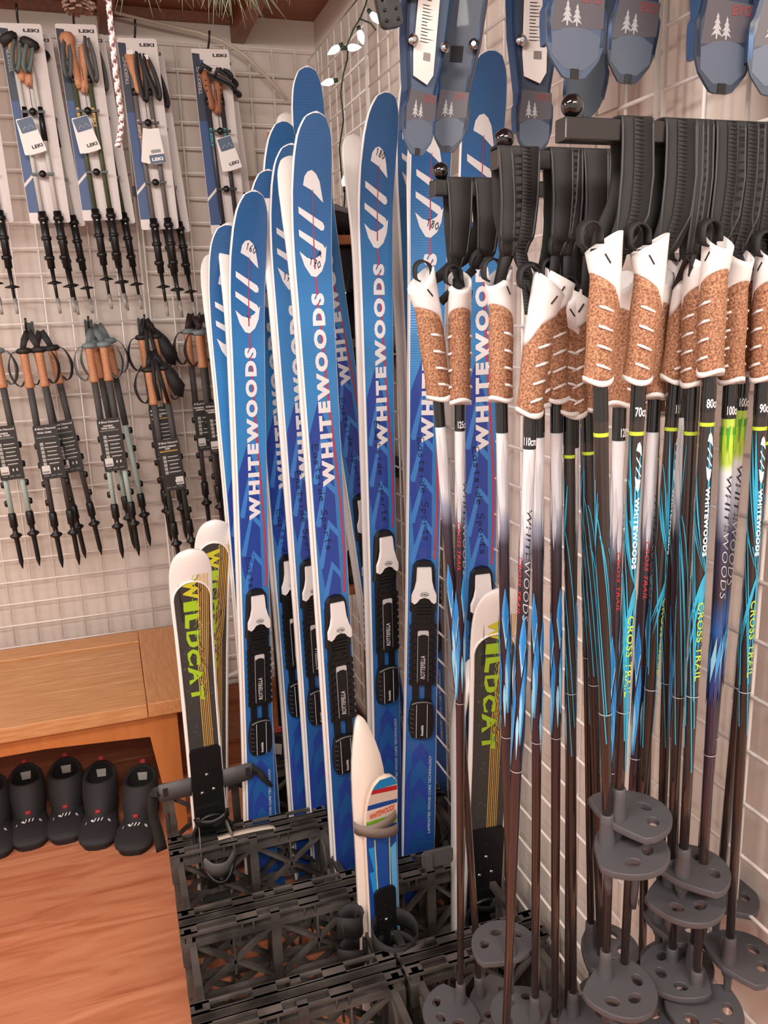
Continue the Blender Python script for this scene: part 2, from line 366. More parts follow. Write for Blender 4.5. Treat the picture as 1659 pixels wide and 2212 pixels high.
# ------------------------------------------------------------------ adult skis
M_SKIB = mat('ski_white_base', (240, 234, 230), .32, coat=.15)
M_TOP = ramp_mat('blue_ski_topsheet', 1, [(0, (50, 98, 152)), (.18, (50, 106, 166)), (.32, (56, 130, 194)), (.55, (60, 140, 206)), (.95, (54, 126, 196)), (1.35, (42, 100, 172)), (1.9, (28, 72, 138))], rough=.3, coat=.35, uv=True, lines=(60, .5))  # own blue gradient; the darker tip is partly shading put into the colour
M_NAVY = mat('ski_navy_pattern', (44, 72, 162), .35, coat=.3)
M_LBLUE = mat('ski_light_chevron', (66, 134, 212), .35, coat=.3)
M_RED = mat('ski_red_line', (186, 66, 92), .4, coat=.3)
M_LET = mat('white_print', (240, 238, 240), .4)
HW = [(0, .0), (.003, .013), (.010, .0225), (.024, .031), (.042, .0365), (.072, .0402), (.13, .0425), (.2, .042), (.35, .0395), (.6, .0375), (.9, .0365), (1.3, .037), (1.6, .039), (2.2, .039)]
def interp(T, s):
    for (a, x), (b, y) in zip(T, T[1:]):
        if s <= b: return x+(y-x)*(s-a)/(b-a)
    return T[-1][1]
def make_ski(L, bs, marks, hand, pos, yaw_label):
    def pt(u, s, off=0):     # u across in metres, s from the tip, off in front of the top sheet
        k = max(0, (.30-s)/.30); y = -.062*k**2.2
        th = .006+.004*min(1, s/.3)
        return (u, y-th-off, L-s+.02*k**2.2*.3)
    SS = [0, .002, .005, .01, .018, .028, .04, .055, .075, .1, .13, .16, .2, .24, .28, .33, .4, .6, .8, 1.0, 1.2, 1.4, 1.6, L-.01, L]
    SS = sorted(set(x for x in SS if x <= L))
    t = thing('cross_country_ski', 'x', 'ski')
    m = MB(); R = []
    for s_ in SS:
        h = max(interp(HW, s_), .0015); p = pt(0, s_); th = .006+.004*min(1, s_/.3); e = min(.0018, h*.5)
        if s_ > L-.02: h *= .93
        yb = p[1]+th+.001; z = p[2]
        R.append([(-h+e, p[1], z), (h-e, p[1], z), (h, p[1]+.0018, z), (h, yb-.001, z), (h-e, yb, z), (-h+e, yb, z), (-h, yb-.001, z), (-h, p[1]+.0018, z)])
    m.loft(R, 0); m.build('ski_body', M_SKIB, t)
    m = MB(); uv = []; vs = []
    S2 = [s_ for s_ in SS if s_ >= .002]
    for s_ in S2:
        h = max(interp(HW, s_)-.0022, .002)
        if s_ == S2[0]: h = .006
        for q in (-1, -.5, 0, .5, 1): vs.append(pt(q*h, s_+(.0015 if s_ < .01 else 0), .0003)); uv.append((q, s_))
    m.add(vs, [(i*5+k, (i+1)*5+k, (i+1)*5+k+1, i*5+k+1) for i in range(len(S2)-1) for k in range(4)], 0, True); m.uv = uv
    # painted pattern: navy field, light chevrons, red line
    hw = lambda s_: interp(HW, s_)-.0024
    def q4(P, mi, off): m.add([pt(u*hw(s_), s_, off) for u, s_ in P], [tuple(range(len(P)))], mi+1)
    q4([(-.95, .60), (-.25, .53), (.42, .62), (.5, bs), (-.55, bs), (-.95, .82)], 0, .0005)
    k = 0; s0 = .60
    while s0 < bs-.03:
        ap = -.22+.1*k*.6; d = .105
        q4([(ap, s0), (ap+.1, s0+.014), (-.62, s0+d), (-.86, s0+d), (-.94, s0+d*.92)], 1, .0008)
        q4([(ap, s0), (.55, s0+.028), (.6, s0+.046), (ap+.06, s0+.018)], 1, .0008)
        s0 += .092; k += 1
    s0 = bs+.44
    while s0 < L-.1:
        q4([(-.55, s0+.03), (.0, s0), (.62, s0+.035), (.62, s0+.075), (0, s0+.04), (-.55, s0+.075)], 0, .0006); s0 += .09
    q4([(-1, bs+.55), (-.6, bs+.5), (-.7, L-.05), (-1, L-.05)], 0, .0005)
    red = [(.02, .12), (.03, .2), (.05, .28), (.14, .36), (.34, .5), (.56, .62), (.78, .74), (.84, .86), (.72, bs)]
    for (u0, a), (u1, b) in zip(red, red[1:]):
        w0 = .0004+.0023*min(1, a/.38)**2; w1 = .0004+.0023*min(1, b/.38)**2
        m.add([pt(u0*hw(a)-w0, a, .001), pt(u0*hw(a)+w0, a, .001), pt(u1*hw(b)+w1, b, .001), pt(u1*hw(b)-w1, b, .001)], [(0, 1, 2, 3)], 3)
    W0, W1 = .318, .712
    put_text(m, 'WHITEWOODS', lambda x, y: pt(.0175-(y)*.028, W1-(W1-W0)*x, .0013), 4, bold=.06, space=1.3)
    put_text(m, 'LAMINATED WOOD CORE TECHNOLOGY', lambda x, y: pt(.026-(y)*.006, bs+.675-.20*x, .0009), 4)
    # fin and slash marks near the tip
    k = .036; fin = [(-.55, .142), (-.48, .118), (-.3, .104), (-.05, .100), (.2, .110), (.42, .130), (.6, .172), (.66, .190), (.3, .172), (-.05, .155)]
    fin = [(u*.98-.02, .094+(s_-.1)*.62) for u, s_ in fin]
    m.add([pt(u*k, s_, .0012) for u, s_ in fin], [tuple(range(len(fin)))], 4)
    for a in (.163, .204):
        P = [(-.82, a-.006), (-.8, a+.006), (.5, a+.037), (.66, a+.036), (.7, a+.029), (.6, a+.022)]
        m.add([pt(u*k, s_, .0012) for u, s_ in P], [tuple(range(len(P)))], 4)
    fin2 = [(-.82, .238), (-.4, .250), (0, .254), (.4, .246), (.8, .228), (.7, .256), (.46, .276), (.1, .287), (-.2, .285), (-.55, .266)]
    m.add([pt(u*k, s_, .0012) for u, s_ in fin2], [(0, 1, 2, 7, 8, 9), (2, 3, 4, 5, 6, 7)], 4)
    if marks or hand:
        for (tx, u, s_, sz) in marks:
            pen(m, tx, lambda x, y, u=u, s_=s_, sz=sz: pt(u+x*sz*.66+y*sz*.2, s_+.25*x*sz-y*sz, .0019), .15, 5)
        if hand:
            pen(m, hand[0], lambda x, y: pt(hand[1]+.01*y*1.4+.0012*x, hand[2]+x*.0155, .0016), .09, 5)
    m.uv += [(0, .5)]*(len(m.v)-len(m.uv))
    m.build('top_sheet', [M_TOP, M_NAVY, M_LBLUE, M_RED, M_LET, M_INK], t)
    # binding
    b = bs; h0 = .0
    bd = MB()
    def bx(u, s_, w, l, z0, z1, mi=0, r=.003):
        bd.cbox((u, -.0107-(z0+z1)/2, L-s_-l/2), (w, z1-z0, l), r, mi, axis=1)
    bx(0, b+.10, .052, .195, 0, .010)
    for i in range(9):
        for sg in (-1, 1):
            for q in (0, 1): bx(sg*(.0225+.0085*q-.004), b+.145+i*.0165+q*.003, .0078, .0125, .008, .0135-.002*q)
    bx(0, b+.15, .03, .14, .009, .0125)
    bd.build('binding_plate', M_BLACK, t)
    bd = MB(); P = [(-.026, 0.03), (-.024, .012), (-.016, .002), (0, -.001), (.016, .002), (.024, .012), (.026, .03), (.029, .09), (.031, .118), (-.031, .118), (-.029, .09)]
    bd.add([(u, -.0105, L-b-s_) for u, s_ in P]+[(u*.9, -.0105-.011, L-b-s_*.98-.002) for u, s_ in P],
           [tuple(range(11, 22))[::-1]]+[(i, (i+1) % 11, 11+(i+1) % 11, 11+i) for i in range(11)])
    for i in range(4): bd.box((0, -.0225, L-b-.104-i*.0075), (.036-.002*i, .006, .0045))
    for sg in (-1, 1): bd.box((sg*.012, -.0225, L-b-.139), (.013, .005, .006)); bd.box((sg*.008, -.022, L-b-.15), (.007, .004, .004))
    bd.box((0, -.0185, L-b-.14), (.04, .006, .026))
    bd.build('toe_housing', M_BLACK, t)
    bd = MB(); P = [(-.0165, .018), (-.0155, .0145), (.0155, .0145), (.0165, .018), (.018, .045), (.022, .062), (.0285, .078), (.0285, .094), (.024, .098), (.0175, .094), (.011, .086), (0, .083), (-.011, .086), (-.0175, .094), (-.024, .098), (-.0285, .094), (-.0285, .078), (-.022, .062), (-.018, .045)]
    n = len(P)
    bd.add([(u, -.0215-.004*min(1, s_/.06), L-b-s_) for u, s_ in P]+[(u*.93, -.0265-.006*min(1, s_/.06), L-b-s_*.985-.001) for u, s_ in P],
           [(n+3, n+2, n+1, n, n+18, n+4), (n+4, n+18, n+17, n+5), (n+5, n+17, n+16, n+12, n+11, n+10, n+6), (n+6, n+10, n+9, n+8, n+7), (n+16, n+15, n+14, n+13, n+12)]+[(i, (i+1) % n, n+(i+1) % n, n+i) for i in range(n)])
    ring = [(.0095*cos(a), .075+.005*sin(a)) for a in [2*pi*i/20 for i in range(20)]]
    bd.tube([(u, -.0332, L-b-s_) for u, s_ in ring], .0004, 1, n=4, closed=True)
    put_text(bd, 'ROTTEFELLA', lambda x, y: (-.007+.014*x, -.0334, L-b-.0775+.0045*y), 1, bold=.03, shear=.3)
    bd.build('white_lever', [M_WHITE, M_BLACK], t)
    bd = MB(); bd.cbox((0, -.0238, L-b-.225), (.025, .0008, .125), .004, 0, axis=1); bd.cbox((0, -.0242, L-b-.231), (.0235, .0008, .118), .004, 1, axis=1)
    bd.add([(-.01, -.0249, L-b-.175), (0, -.0249, L-b-.1685), (.01, -.0249, L-b-.175), (.0115, -.0249, L-b-.1645), (-.0115, -.0249, L-b-.1645)], [(0, 1, 2, 3, 4)], 0)
    put_text(bd, 'ROTTEFELLA', lambda x, y: (.0052-.0105*y, -.0251, L-b-.278+.056*x), 0, bold=.02, shear=.25)
    bd.build('binding_label', [mat('silver_print', (206, 202, 204), .4), M_BLACK], t)
    bd = MB()
    for sg in (-1, 1): bd.box((sg*.0145, -.0135, L-b-.31), (.015, .006, .06))
    bd.build('rail', M_BLACK, t)
    bd = MB(); P = [(-.024, .335), (0, .331), (.024, .335), (.029, .36), (.0305, .385), (.0285, .41), (.024, .423), (0, .427), (-.024, .423), (-.0285, .41), (-.0305, .385), (-.029, .36)]; n = 12
    bd.add([(u, -.0105, L-b-s_) for u, s_ in P]+[(u*.93, -.0225, L-b-s_*.998) for u, s_ in P], [tuple(range(n, 2*n))[::-1]]+[(i, (i+1) % n, n+(i+1) % n, n+i) for i in range(n)], 2)
    for sg in (-1, 1): bd.box((sg*.0125, -.0228, L-b-.382), (.0009, .0006, .082))
    for i in range(6): bd.bar((-.027, -.0228, L-b-.350-i*.0115), (-.019, -.0228, L-b-.353-i*.0115), .0006, .0008, 1)
    bd.tube([(-.024, -.023, L-b-.340), (-.012, -.024, L-b-.3355), (0, -.024, L-b-.3345), (.012, -.024, L-b-.3355), (.024, -.023, L-b-.340)], .0017, 1, n=6)
    put_text(bd, 'Rottefella', lambda x, y: (.004-.006*y, -.0231, L-b-.418+.026*x), 0, bold=.02, shear=.2)
    bd.build('heel_plate', [M_LET, mat('grey_rubber', (120, 118, 120), .6), M_BLACK], t)
    return t
# pair: name, straight-part points (pixel upper, pixel lower), y of top and foot, tip pixel row, yaw, binding fraction, ...
def pair(key, pu, pl, yu, yl, tipy, yaw, bfrac, marks, hand, lab, gap=.0125, back=True, pyaw=0, spread=0, left=0):
    A = atY(pu[0], pu[1], yu); B = atY(pl[0], pl[1], yl); d = (A-B).normalized()
    foot = B+d*((.022-B.z)/d.z)
    lo, hi = .8, 2.4
    for _ in range(40):
        mid = (lo+hi)/2; p = foot+d*mid+Vector((-sin(-yaw), -cos(yaw), 0))*.06; q = p-CAM
        y = 1106-FPX*q.dot(CU)/q.dot(CF)
        if y > tipy: lo = mid
        else: hi = mid
    L = lo
    Rm = frame(foot, foot+d, yaw)
    s = make_ski(L, L*bfrac, marks, hand, None, None)
    s.matrix_world = Matrix.Translation(foot) @ Rm.to_4x4()
    s['label'] = lab[0]; s['group'] = 'long blue skis standing in the crates'
    print('ski', key, 'L %.3f' % L, tuple(round(v, 3) for v in foot), tuple(round(v, 3) for v in foot+d*L))
    if back:
        c = copy_tree(s); R2 = Rm @ Matrix.Rotation(-RD(left), 3, 'Y') @ Euler((RD(spread), 0, pi+pyaw)).to_matrix()
        c.matrix_world = Matrix.Translation(foot+Rm @ Vector((0, gap, 0))) @ R2.to_4x4() @ Matrix.Scale(1, 4)
        c['label'] = lab[1]
        c.scale = (1, 1, .972)
    return s
ES = 'Eastside Sports'
pair('d', (597, 450), (640, 1450), -.87, -.9, 268, RD(12), .5, [], None, ('blue ski whose plain rounded tip shows left of the tallest left-hand ski', 'ski backing the plain-tipped blue ski left of the tallest left-hand ski'), back=False)
pair('e', (744, 850), (797, 1210), -.90, -.93, 155, RD(6), .487, [], (ES, -.022, .74), ('leaning blue ski, tallest left tip, slanting behind the 170 A ski', 'white-backed mate of the tallest left-hand ski, showing only its white tip'), left=.45)
pair('c', (487, 660), (532, 1234), -.93, -.95, 492, RD(7), .497, [], (ES, -.022, .74), ('leftmost long blue ski, its edge showing left of the ski marked 160', 'white-backed mate of the leftmost long blue ski'))
pair('a', (584, 740), (636, 1437), -.94, -.97, 375, RD(10), .49, [], (ES, -.022, .76), ('blue ski directly behind and right of the ski marked 160', 'white-backed mate of the ski just behind the one marked 160'), left=.25)
pair('i', (884, 300), (930, 1500), -.96, -1.02, 120, RD(8), .49, [('170', -.012, .262, .013)], None, ('tall blue ski behind the snowshoes, just right of the dotted 180 ski', 'white-backed mate of the tall ski behind the snowshoes'), pyaw=0, left=.45)
pair('f', (622, 560), (704, 1824), -1.03, -1.05, 318, RD(8), .497, [('17', -.02, .262, .013)], (ES, -.022, .69), ('blue ski with 17 on its white fin, tucked left of the ski marked 170 A', 'white-backed mate of the ski tucked left of the one marked 170 A'), left=.2)
pair('b', (527, 532), (564, 1824), -1.01, -1.03, 418, RD(13), .507, [('160', -.011, .112, .013), ('+', -.005, .258, .016)], (ES, -.022, .80), ('long blue ski with 160 and a plus sign written near its tip, front left', 'white-backed mate of the ski marked 160'))
pair('h', (808, 532), (833, 1620), -1.155, -1.16, 205, RD(12), .474, [('180.', -.012, .108, .012)], (ES, -.018, .65), ('long blue ski with 180 and a dot written near its tip, standing in the middle', 'white-backed mate of the ski marked 180 with a dot'), left=.05)
pair('k', (1033, 441), (1034, 1090), -1.40, -1.38, 112, RD(-4), .50, [], (ES, -.018, .70), ('rightmost blue ski, against the right wall grid behind the pole straps', ''), back=False)
pair('j', (926, 441), (907, 1618), -1.22, -1.25, 175, RD(-13), .508, [('180', -.008, .262, .014)], (ES, -.018, .70), ('blue ski with 180 on its white fin, partly behind the first pair of cork grips', 'white-backed mate of the ski behind the first pair of cork grips'), gap=.0125)
pair('g', (671, 532), (752, 1824), -1.225, -1.24, 250, RD(9), .518, [('170', -.012, .262, .013), ('A', .008, .247, .012)], (ES, -.03, .62), ('frontmost long blue ski, marked 170 A on its white fin', 'white-backed mate of the ski marked 170 A'))
# ------------------------------------------------------------------ short children's skis with strap bindings
M_STRAP = mat('grey_webbing', (74, 70, 70), .7, bump=(500, .4, .0005))
M_STRAPD = mat('black_webbing', (28, 26, 27), .7, bump=(500, .4, .0005))
M_KDARK = mat('graphite_ski_face', (62, 60, 58), .4, noise=(120, (110, 108, 104), .62, .75, 5))
M_LIME = mat('lime_print', (166, 206, 40), .45); M_YEL = mat('yellow_print', (214, 206, 52), .45); M_ORG = mat('orange_print', (222, 158, 60), .45)
def strap_binding(t, L, s0, w, wings=True, mess=1, cuff=False):
    """black plate, side wings, buckle straps, toe cup; s0 = distance of its top from the tip"""
    z0 = L-s0; y0 = -.0105
    m = MB(); m.cbox((0, y0-.003, z0-.13), (w*.78, .006, .26), .010, 0, axis=1); 
    for (x, z) in ((-.014, -.068), (.012, -.072), (-.012, -.1), (.014, -.1), (0, -.04)): m.lathe([(.0035, 0), (.0030, .0015)], 0, 8, Matrix.Translation((x, y0-.006, z0+z)) @ Matrix.Rotation(pi/2, 4, 'X'))
    m.build('binding_plate', M_BLACK, t)
    for (x, z) in ((0, -.072), (-.014, -.118), (.014, -.114)):
        m = MB(); T = Matrix.Translation((x, y0-.006, z0+z)) @ Matrix.Rotation(pi/2, 4, 'X')
        m.lathe([(.0001, .0028), (.0028, .0026), (.0046, .0012), (.0048, 0)][::-1], 0, 12, T)
        m.box((0, 0, .0028), (.005, .0012, .0006), 1, T); m.box((0, 0, .0028), (.0012, .005, .0006), 1, T)
        m.build('screw', [M_STEEL, M_DARK], t)
    if wings:
        for sg in (-1, 1):
            m = MB(); x = sg*(w*.39+.038)
            for (a, b, c, d_) in ((-.038, .040, -.026, .012),): pass
            m.ribbon([(sg*w*.38, y0-.003, z0-.095), (sg*(w*.39+.03), y0-.006, z0-.092), (sg*(w*.39+.07), y0-.001, z0-.094), (sg*(w*.39+.078), y0+.004, z0-.094)], (0, 0, 1), [.024, .0235, .0225, .018], .0012)
            m.box((sg*(w*.39+.062), y0-.006, z0-.092), (.011, .001, .022), 1)
            m.build('ankle_strap_wing', [mat('grey_rubber_strap', (84, 82, 84), .55), M_DARK], t)
        m = MB()
        m.ribbon([(-w*.39-.072, y0, z0-.085), (-w*.39-.09, y0+.005, z0-.10), (-w*.39-.094, y0+.004, z0-.15), (-w*.39-.088, y0, z0-.19), (-w*.39-.083, y0-.003, z0-.245)], [(0, 0, 1), (.6, 0, .8), (1, .2, 0), (1, .1, 0), (1, .1, 0)], [.012, .012, .0115, .012, .0135], .001)
        m.build('loose_strap_end', M_STRAPD, t)
        m = MB()
        m.ribbon([(w*.39+.07, y0, z0-.09), (w*.39+.088, y0-.004, z0-.10), (w*.39+.10, y0-.01, z0-.118), (w*.39+.118, y0-.012, z0-.145)], [(0, 0, 1), (.3, 0, 1), (.6, .2, .6), (.9, .2, .3)], [.012, .009, .008, .004], .001)
        m.build('webbing_end', M_STRAPD, t)
    m = MB()
    m.cbox((0, y0-.008, z0-.19), (w*.74, .007, .07), .006, 0, axis=1)
    m.ribbon([(-.038, y0-.030, z0-.165), (-.030, y0-.036, z0-.178), (0, y0-.040, z0-.184), (.030, y0-.036, z0-.176), (.038, y0-.030, z0-.16)], (0, 0, 1), .010, .0012)
    m.build('toe_cup', M_BLACK, t)
    m = MB(); P = [(.045*cos(a), y0-.020-.075*max(0, sin(a)), z0-.225-.085*sin(a)*(.6 if sin(a) < 0 else 1)) for a in [2*pi*i/28 for i in range(28)]]
    m.tube(P, .005, n=8, closed=True); m.build('heel_loop', M_BLACK, t)
    m = MB(); m.ribbon([(-.040, y0-.068, z0-.265), (-.018, y0-.088, z0-.28), (.014, y0-.089, z0-.282), (.041, y0-.068, z0-.267)], (0, -.25, 1), .028, .0015)
    m.ribbon([(-.030, y0-.010, z0-.19), (-.036, y0-.045, z0-.215), (-.040, y0-.068, z0-.265)], (0, 0, 1), .012, .0015); m.ribbon([(.030, y0-.010, z0-.19), (.036, y0-.045, z0-.215), (.040, y0-.068, z0-.265)], (0, 0, 1), .012, .0015)
    m.build('heel_cradle', mat('smoked_plastic', (96, 92, 90), .3), t)
    m = MB()
    for k in range(mess*3):
        a = random.uniform(-.03, .03); pts = [(a+random.uniform(-.02, .02), y0-.06-random.uniform(0, .025), z0-.285-.016*q-random.uniform(0, .01)) for q in range(4)]
        m.ribbon(pts, (1, .3, .2), .006, .001)
    m.build('tangled_webbing', M_STRAP, t)
    m = MB(); m.cbox((-.022, y0-.082, z0-.315), (.026, .01, .018), .004, 0, axis=1); m.cbox((.022, y0-.08, z0-.318), (.022, .01, .016), .004, 0, axis=1)
    m.build('buckle', M_BLACK, t)
    if cuff:
        for zc, rr_, hh, yo in ((-.085, .046, .020, -.042), (-.13, .043, .016, -.045)):
            m = MB(); P = [(rr_*cos(a), y0+yo+rr_*.95*sin(a), z0+zc-.012*sin(a)*-1) for a in [RD(100+340*i/22) for i in range(23)]]
            m.ribbon(P, (0, 0, 1), hh, .0014); m.build('ankle_cuff', M_STRAPD, t)
        m = MB(); m.ribbon([(-.02, y0-.09, z0-.10), (.02, y0-.098, z0-.088), (.05, y0-.08, z0-.10), (.066, y0-.07, z0-.15), (.07, y0-.065, z0-.22), (.072, y0-.06, z0-.30)], [(0, 0, 1), (0, .2, 1), (.4, .3, .8), (1, .3, .2), (1, .3, 0), (1, .3, 0)], .012, .0012); m.build('loose_strap_end', M_STRAP, t)
        m = MB(); m.cbox((-.012, y0-.092, z0-.115), (.018, .008, .028), .003, 0, axis=1); m.cbox((.006, y0-.093, z0-.115), (.022, .006, .02), .003, 0, axis=1); m.build('cuff_buckle', M_BLACK, t)
def kid_body(L, HWK, face, edge, cap, mats, gfx):
    def pt(u, s, off=0):
        k = max(0, (.20-s)/.20); return (u, -.010-.035*k**2.2-off, L-s)
    SS = sorted(set([0, .002, .006, .012, .02, .03, .045, .06, .08, .1, .13, .16, .2, .3, .5, L-.01, L])); SS = [x for x in SS if x <= L]
    t = thing('short_ski', 'x', 'ski'); m = MB(); R = []
    for s_ in SS:
        h = max(interp(HWK, s_), .002); p = pt(0, s_); e = min(.002, h*.5); yb = p[1]+.010; z = p[2]
        R.append([(-h+e, p[1], z), (h-e, p[1], z), (h, p[1]+.002, z), (h, yb-.001, z), (h-e, yb, z), (-h+e, yb, z), (-h, yb-.001, z), (-h, p[1]+.002, z)])
    m.loft(R); m.build('ski_body', M_SKIB, t)
    # face panel starting at 'cap' below the tip, rounded top
    m = MB(); vs = []; S2 = [cap+x for x in (0, .002, .006, .012, .02, .03, .042, .06, .09, .14, .2, .3, .45)]+[L-.005]; S2 = [x for x in S2 if x < L]
    for s_ in S2:
        hh = interp(HWK, s_)-edge; q = min(1, (s_-cap)/.045); h = hh*sqrt(max(0, 1-(1-q)**2))+.0005
        for a in (-1, -.5, 0, .5, 1): vs.append(pt(a*h, s_, .0005))
    m.add(vs, [(i*5+k, (i+1)*5+k, (i+1)*5+k+1, i*5+k+1) for i in range(len(S2)-1) for k in range(4)], 0, True)
    gfx(m, pt)
    m.build('printed_face', mats, t)
    # raised rim round the face
    m = MB(); P = [pt(-(interp(HWK, s_)-edge*.8)*sqrt(max(0, 1-(1-min(1, (s_-cap)/.045))**2)), s_, .001) for s_ in S2[::-1]]+[pt((interp(HWK, s_)-edge*.8)*sqrt(max(0, 1-(1-min(1, (s_-cap)/.045))**2)), s_, .001) for s_ in S2]
    m.tube(P, .0024, n=6); m.build('raised_rim', M_SKIB, t)
    return t
HK = [(0, 0), (.003, .017), (.010, .028), (.022, .037), (.04, .043), (.065, .046), (.11, .046), (.2, .043), (.4, .040), (1.2, .041)]
def lime_gfx(m, pt):
    # striped strings, a splash of letters reading down the ski, heartbeat lines
    for i in range(6):
        u = .004+i*.0042
        pts = [(u+.010, .065), (u+.011, .10), (u+.006, .20), (u+.001, .26), (u-.004, .31), (u-.004, .62)]
        for (a, b), (c, d) in zip(pts, pts[1:]): m.add([pt(a, b, .0009), pt(a+.0017, b, .0009), pt(c+.0017, d, .0009), pt(c, d, .0009)], [(0, 1, 2, 3)], 2 if i % 2 else 3)
    ys = [(a*.88-.020, b*.88-.020, h) for a, b, h in [(.108, .165, .034), (.172, .200, .034), (.206, .245, .032), (.252, .30, .032), (.305, .35, .028), (.355, .405, .032), (.412, .452, .03)]]
    for k, ch in enumerate('WILDCAT'):
        a, b, h = ys[k]; V, F = text2d(ch, bold=.05)
        def fn(x, y, a=a, b=b, h=h):
            j = .0012*sin(90*x+37*y+k)+.0014*sin(251*x*y+11*k)
            return pt(-.014+.0*a+h*y-.006+j, a+(b-a)*x+j, .0014)
        m.flat(V, F, fn, 1 if k not in (0,) else 4)
    for k in range(3):
        for q in range(26):
            s_ = .065+q*.0118; u = .006+.004*k+random.uniform(-.007, .007); u2 = .006+.004*k+random.uniform(-.008, .008)
            m.add([pt(u, s_, .0018), pt(u+.0012, s_, .0018), pt(u2+.0012, s_+.0118, .0018), pt(u2, s_+.0118, .0018)], [(0, 1, 2, 3)], 3 if k == 1 else (1 if k == 0 else 5))
    for i in range(5):
        m.add([pt(-.030+i*.0016, .085+.01*i, .001), pt(-.0295+i*.0016, .085+.01*i, .001), pt(-.0265+i*.002, .18, .001), pt(-.027+i*.002, .18, .001)], [(0, 1, 2, 3)], 5)
def kid(key, pu, pl, yu, yl, tiprow, yaw, W, lab, s_b=None, wings=True, cap=.045):
    A = atY(pu[0], pu[1], yu); B = atY(pl[0], pl[1], yl); d = (A-B).normalized(); foot = B+d*((.022-B.z)/d.z)
    L = .5
    for _ in range(30):
        q = foot+d*L+Vector((0, -.03, 0))-CAM; y = 1106-FPX*q.dot(CU)/q.dot(CF); L += (y-tiprow)*.0006
    def srow(r): p = atY(pl[0], r, yl); return L-(p.z-foot.z)/d.z
    if s_b: s_b = srow(s_b)
    if cap > 1: cap = srow(cap)
    hk = [(a, b*W/.092) for a, b in HK]
    t = kid_body(L, hk, None, .006, cap, [M_KDARK, M_LIME, M_ORG, mat('pale_orange_print', (226, 186, 98), .45), M_YEL, M_BLACK], lime_gfx)
    if s_b: strap_binding(t, L, s_b, W, wings)
    t.matrix_world = Matrix.Translation(foot) @ frame(foot, foot+d, yaw).to_4x4()
    t['label'] = lab; t['group'] = 'short white and green skis'; print('kid', key, 'L %.3f' % L, foot)
    return t
km1 = kid('m1', (416, 1336), (463, 1899), -1.06, -1.045, 1183, RD(6), .096, 'short white-tipped ski with green and orange print and black strap binding, front left', 1600, cap=1238)
kid('m2', (457, 1220), (458, 1560), -.93, -.95, 1122, RD(6), .090, 'short white-tipped ski with green print standing behind the front left short ski', None, cap=1172)
kid('m3', (1064, 1400), (1046, 1800), -1.47, -1.44, 1263, RD(-4), .104, 'short white-tipped ski with green print at the right, behind the pole shafts', 1780, wings=False, cap=1350)
kb = kid('m4', (981, 1450), (979, 1950), -1.43, -1.42, 1440, RD(80), .060, 'mate of the right-hand short ski, its white edge leaning left beside it', None)
# side strap of the right-hand short ski
m = MB(); p = atY(945, 1852, -1.47)
m.cbox((0, 0, 0), (.07, .006, .038), .008, 0, axis=1); m.cbox((-.022, -.006, 0), (.014, .008, .034), .003, 0, axis=1)
o = m.build('strap_buckle', mat('grey_rubber_strap', (84, 82, 84), .55)); o.location = p; tag(o, 'grey rubber strap with buckle sticking out left of the right-hand short ski', 'strap')

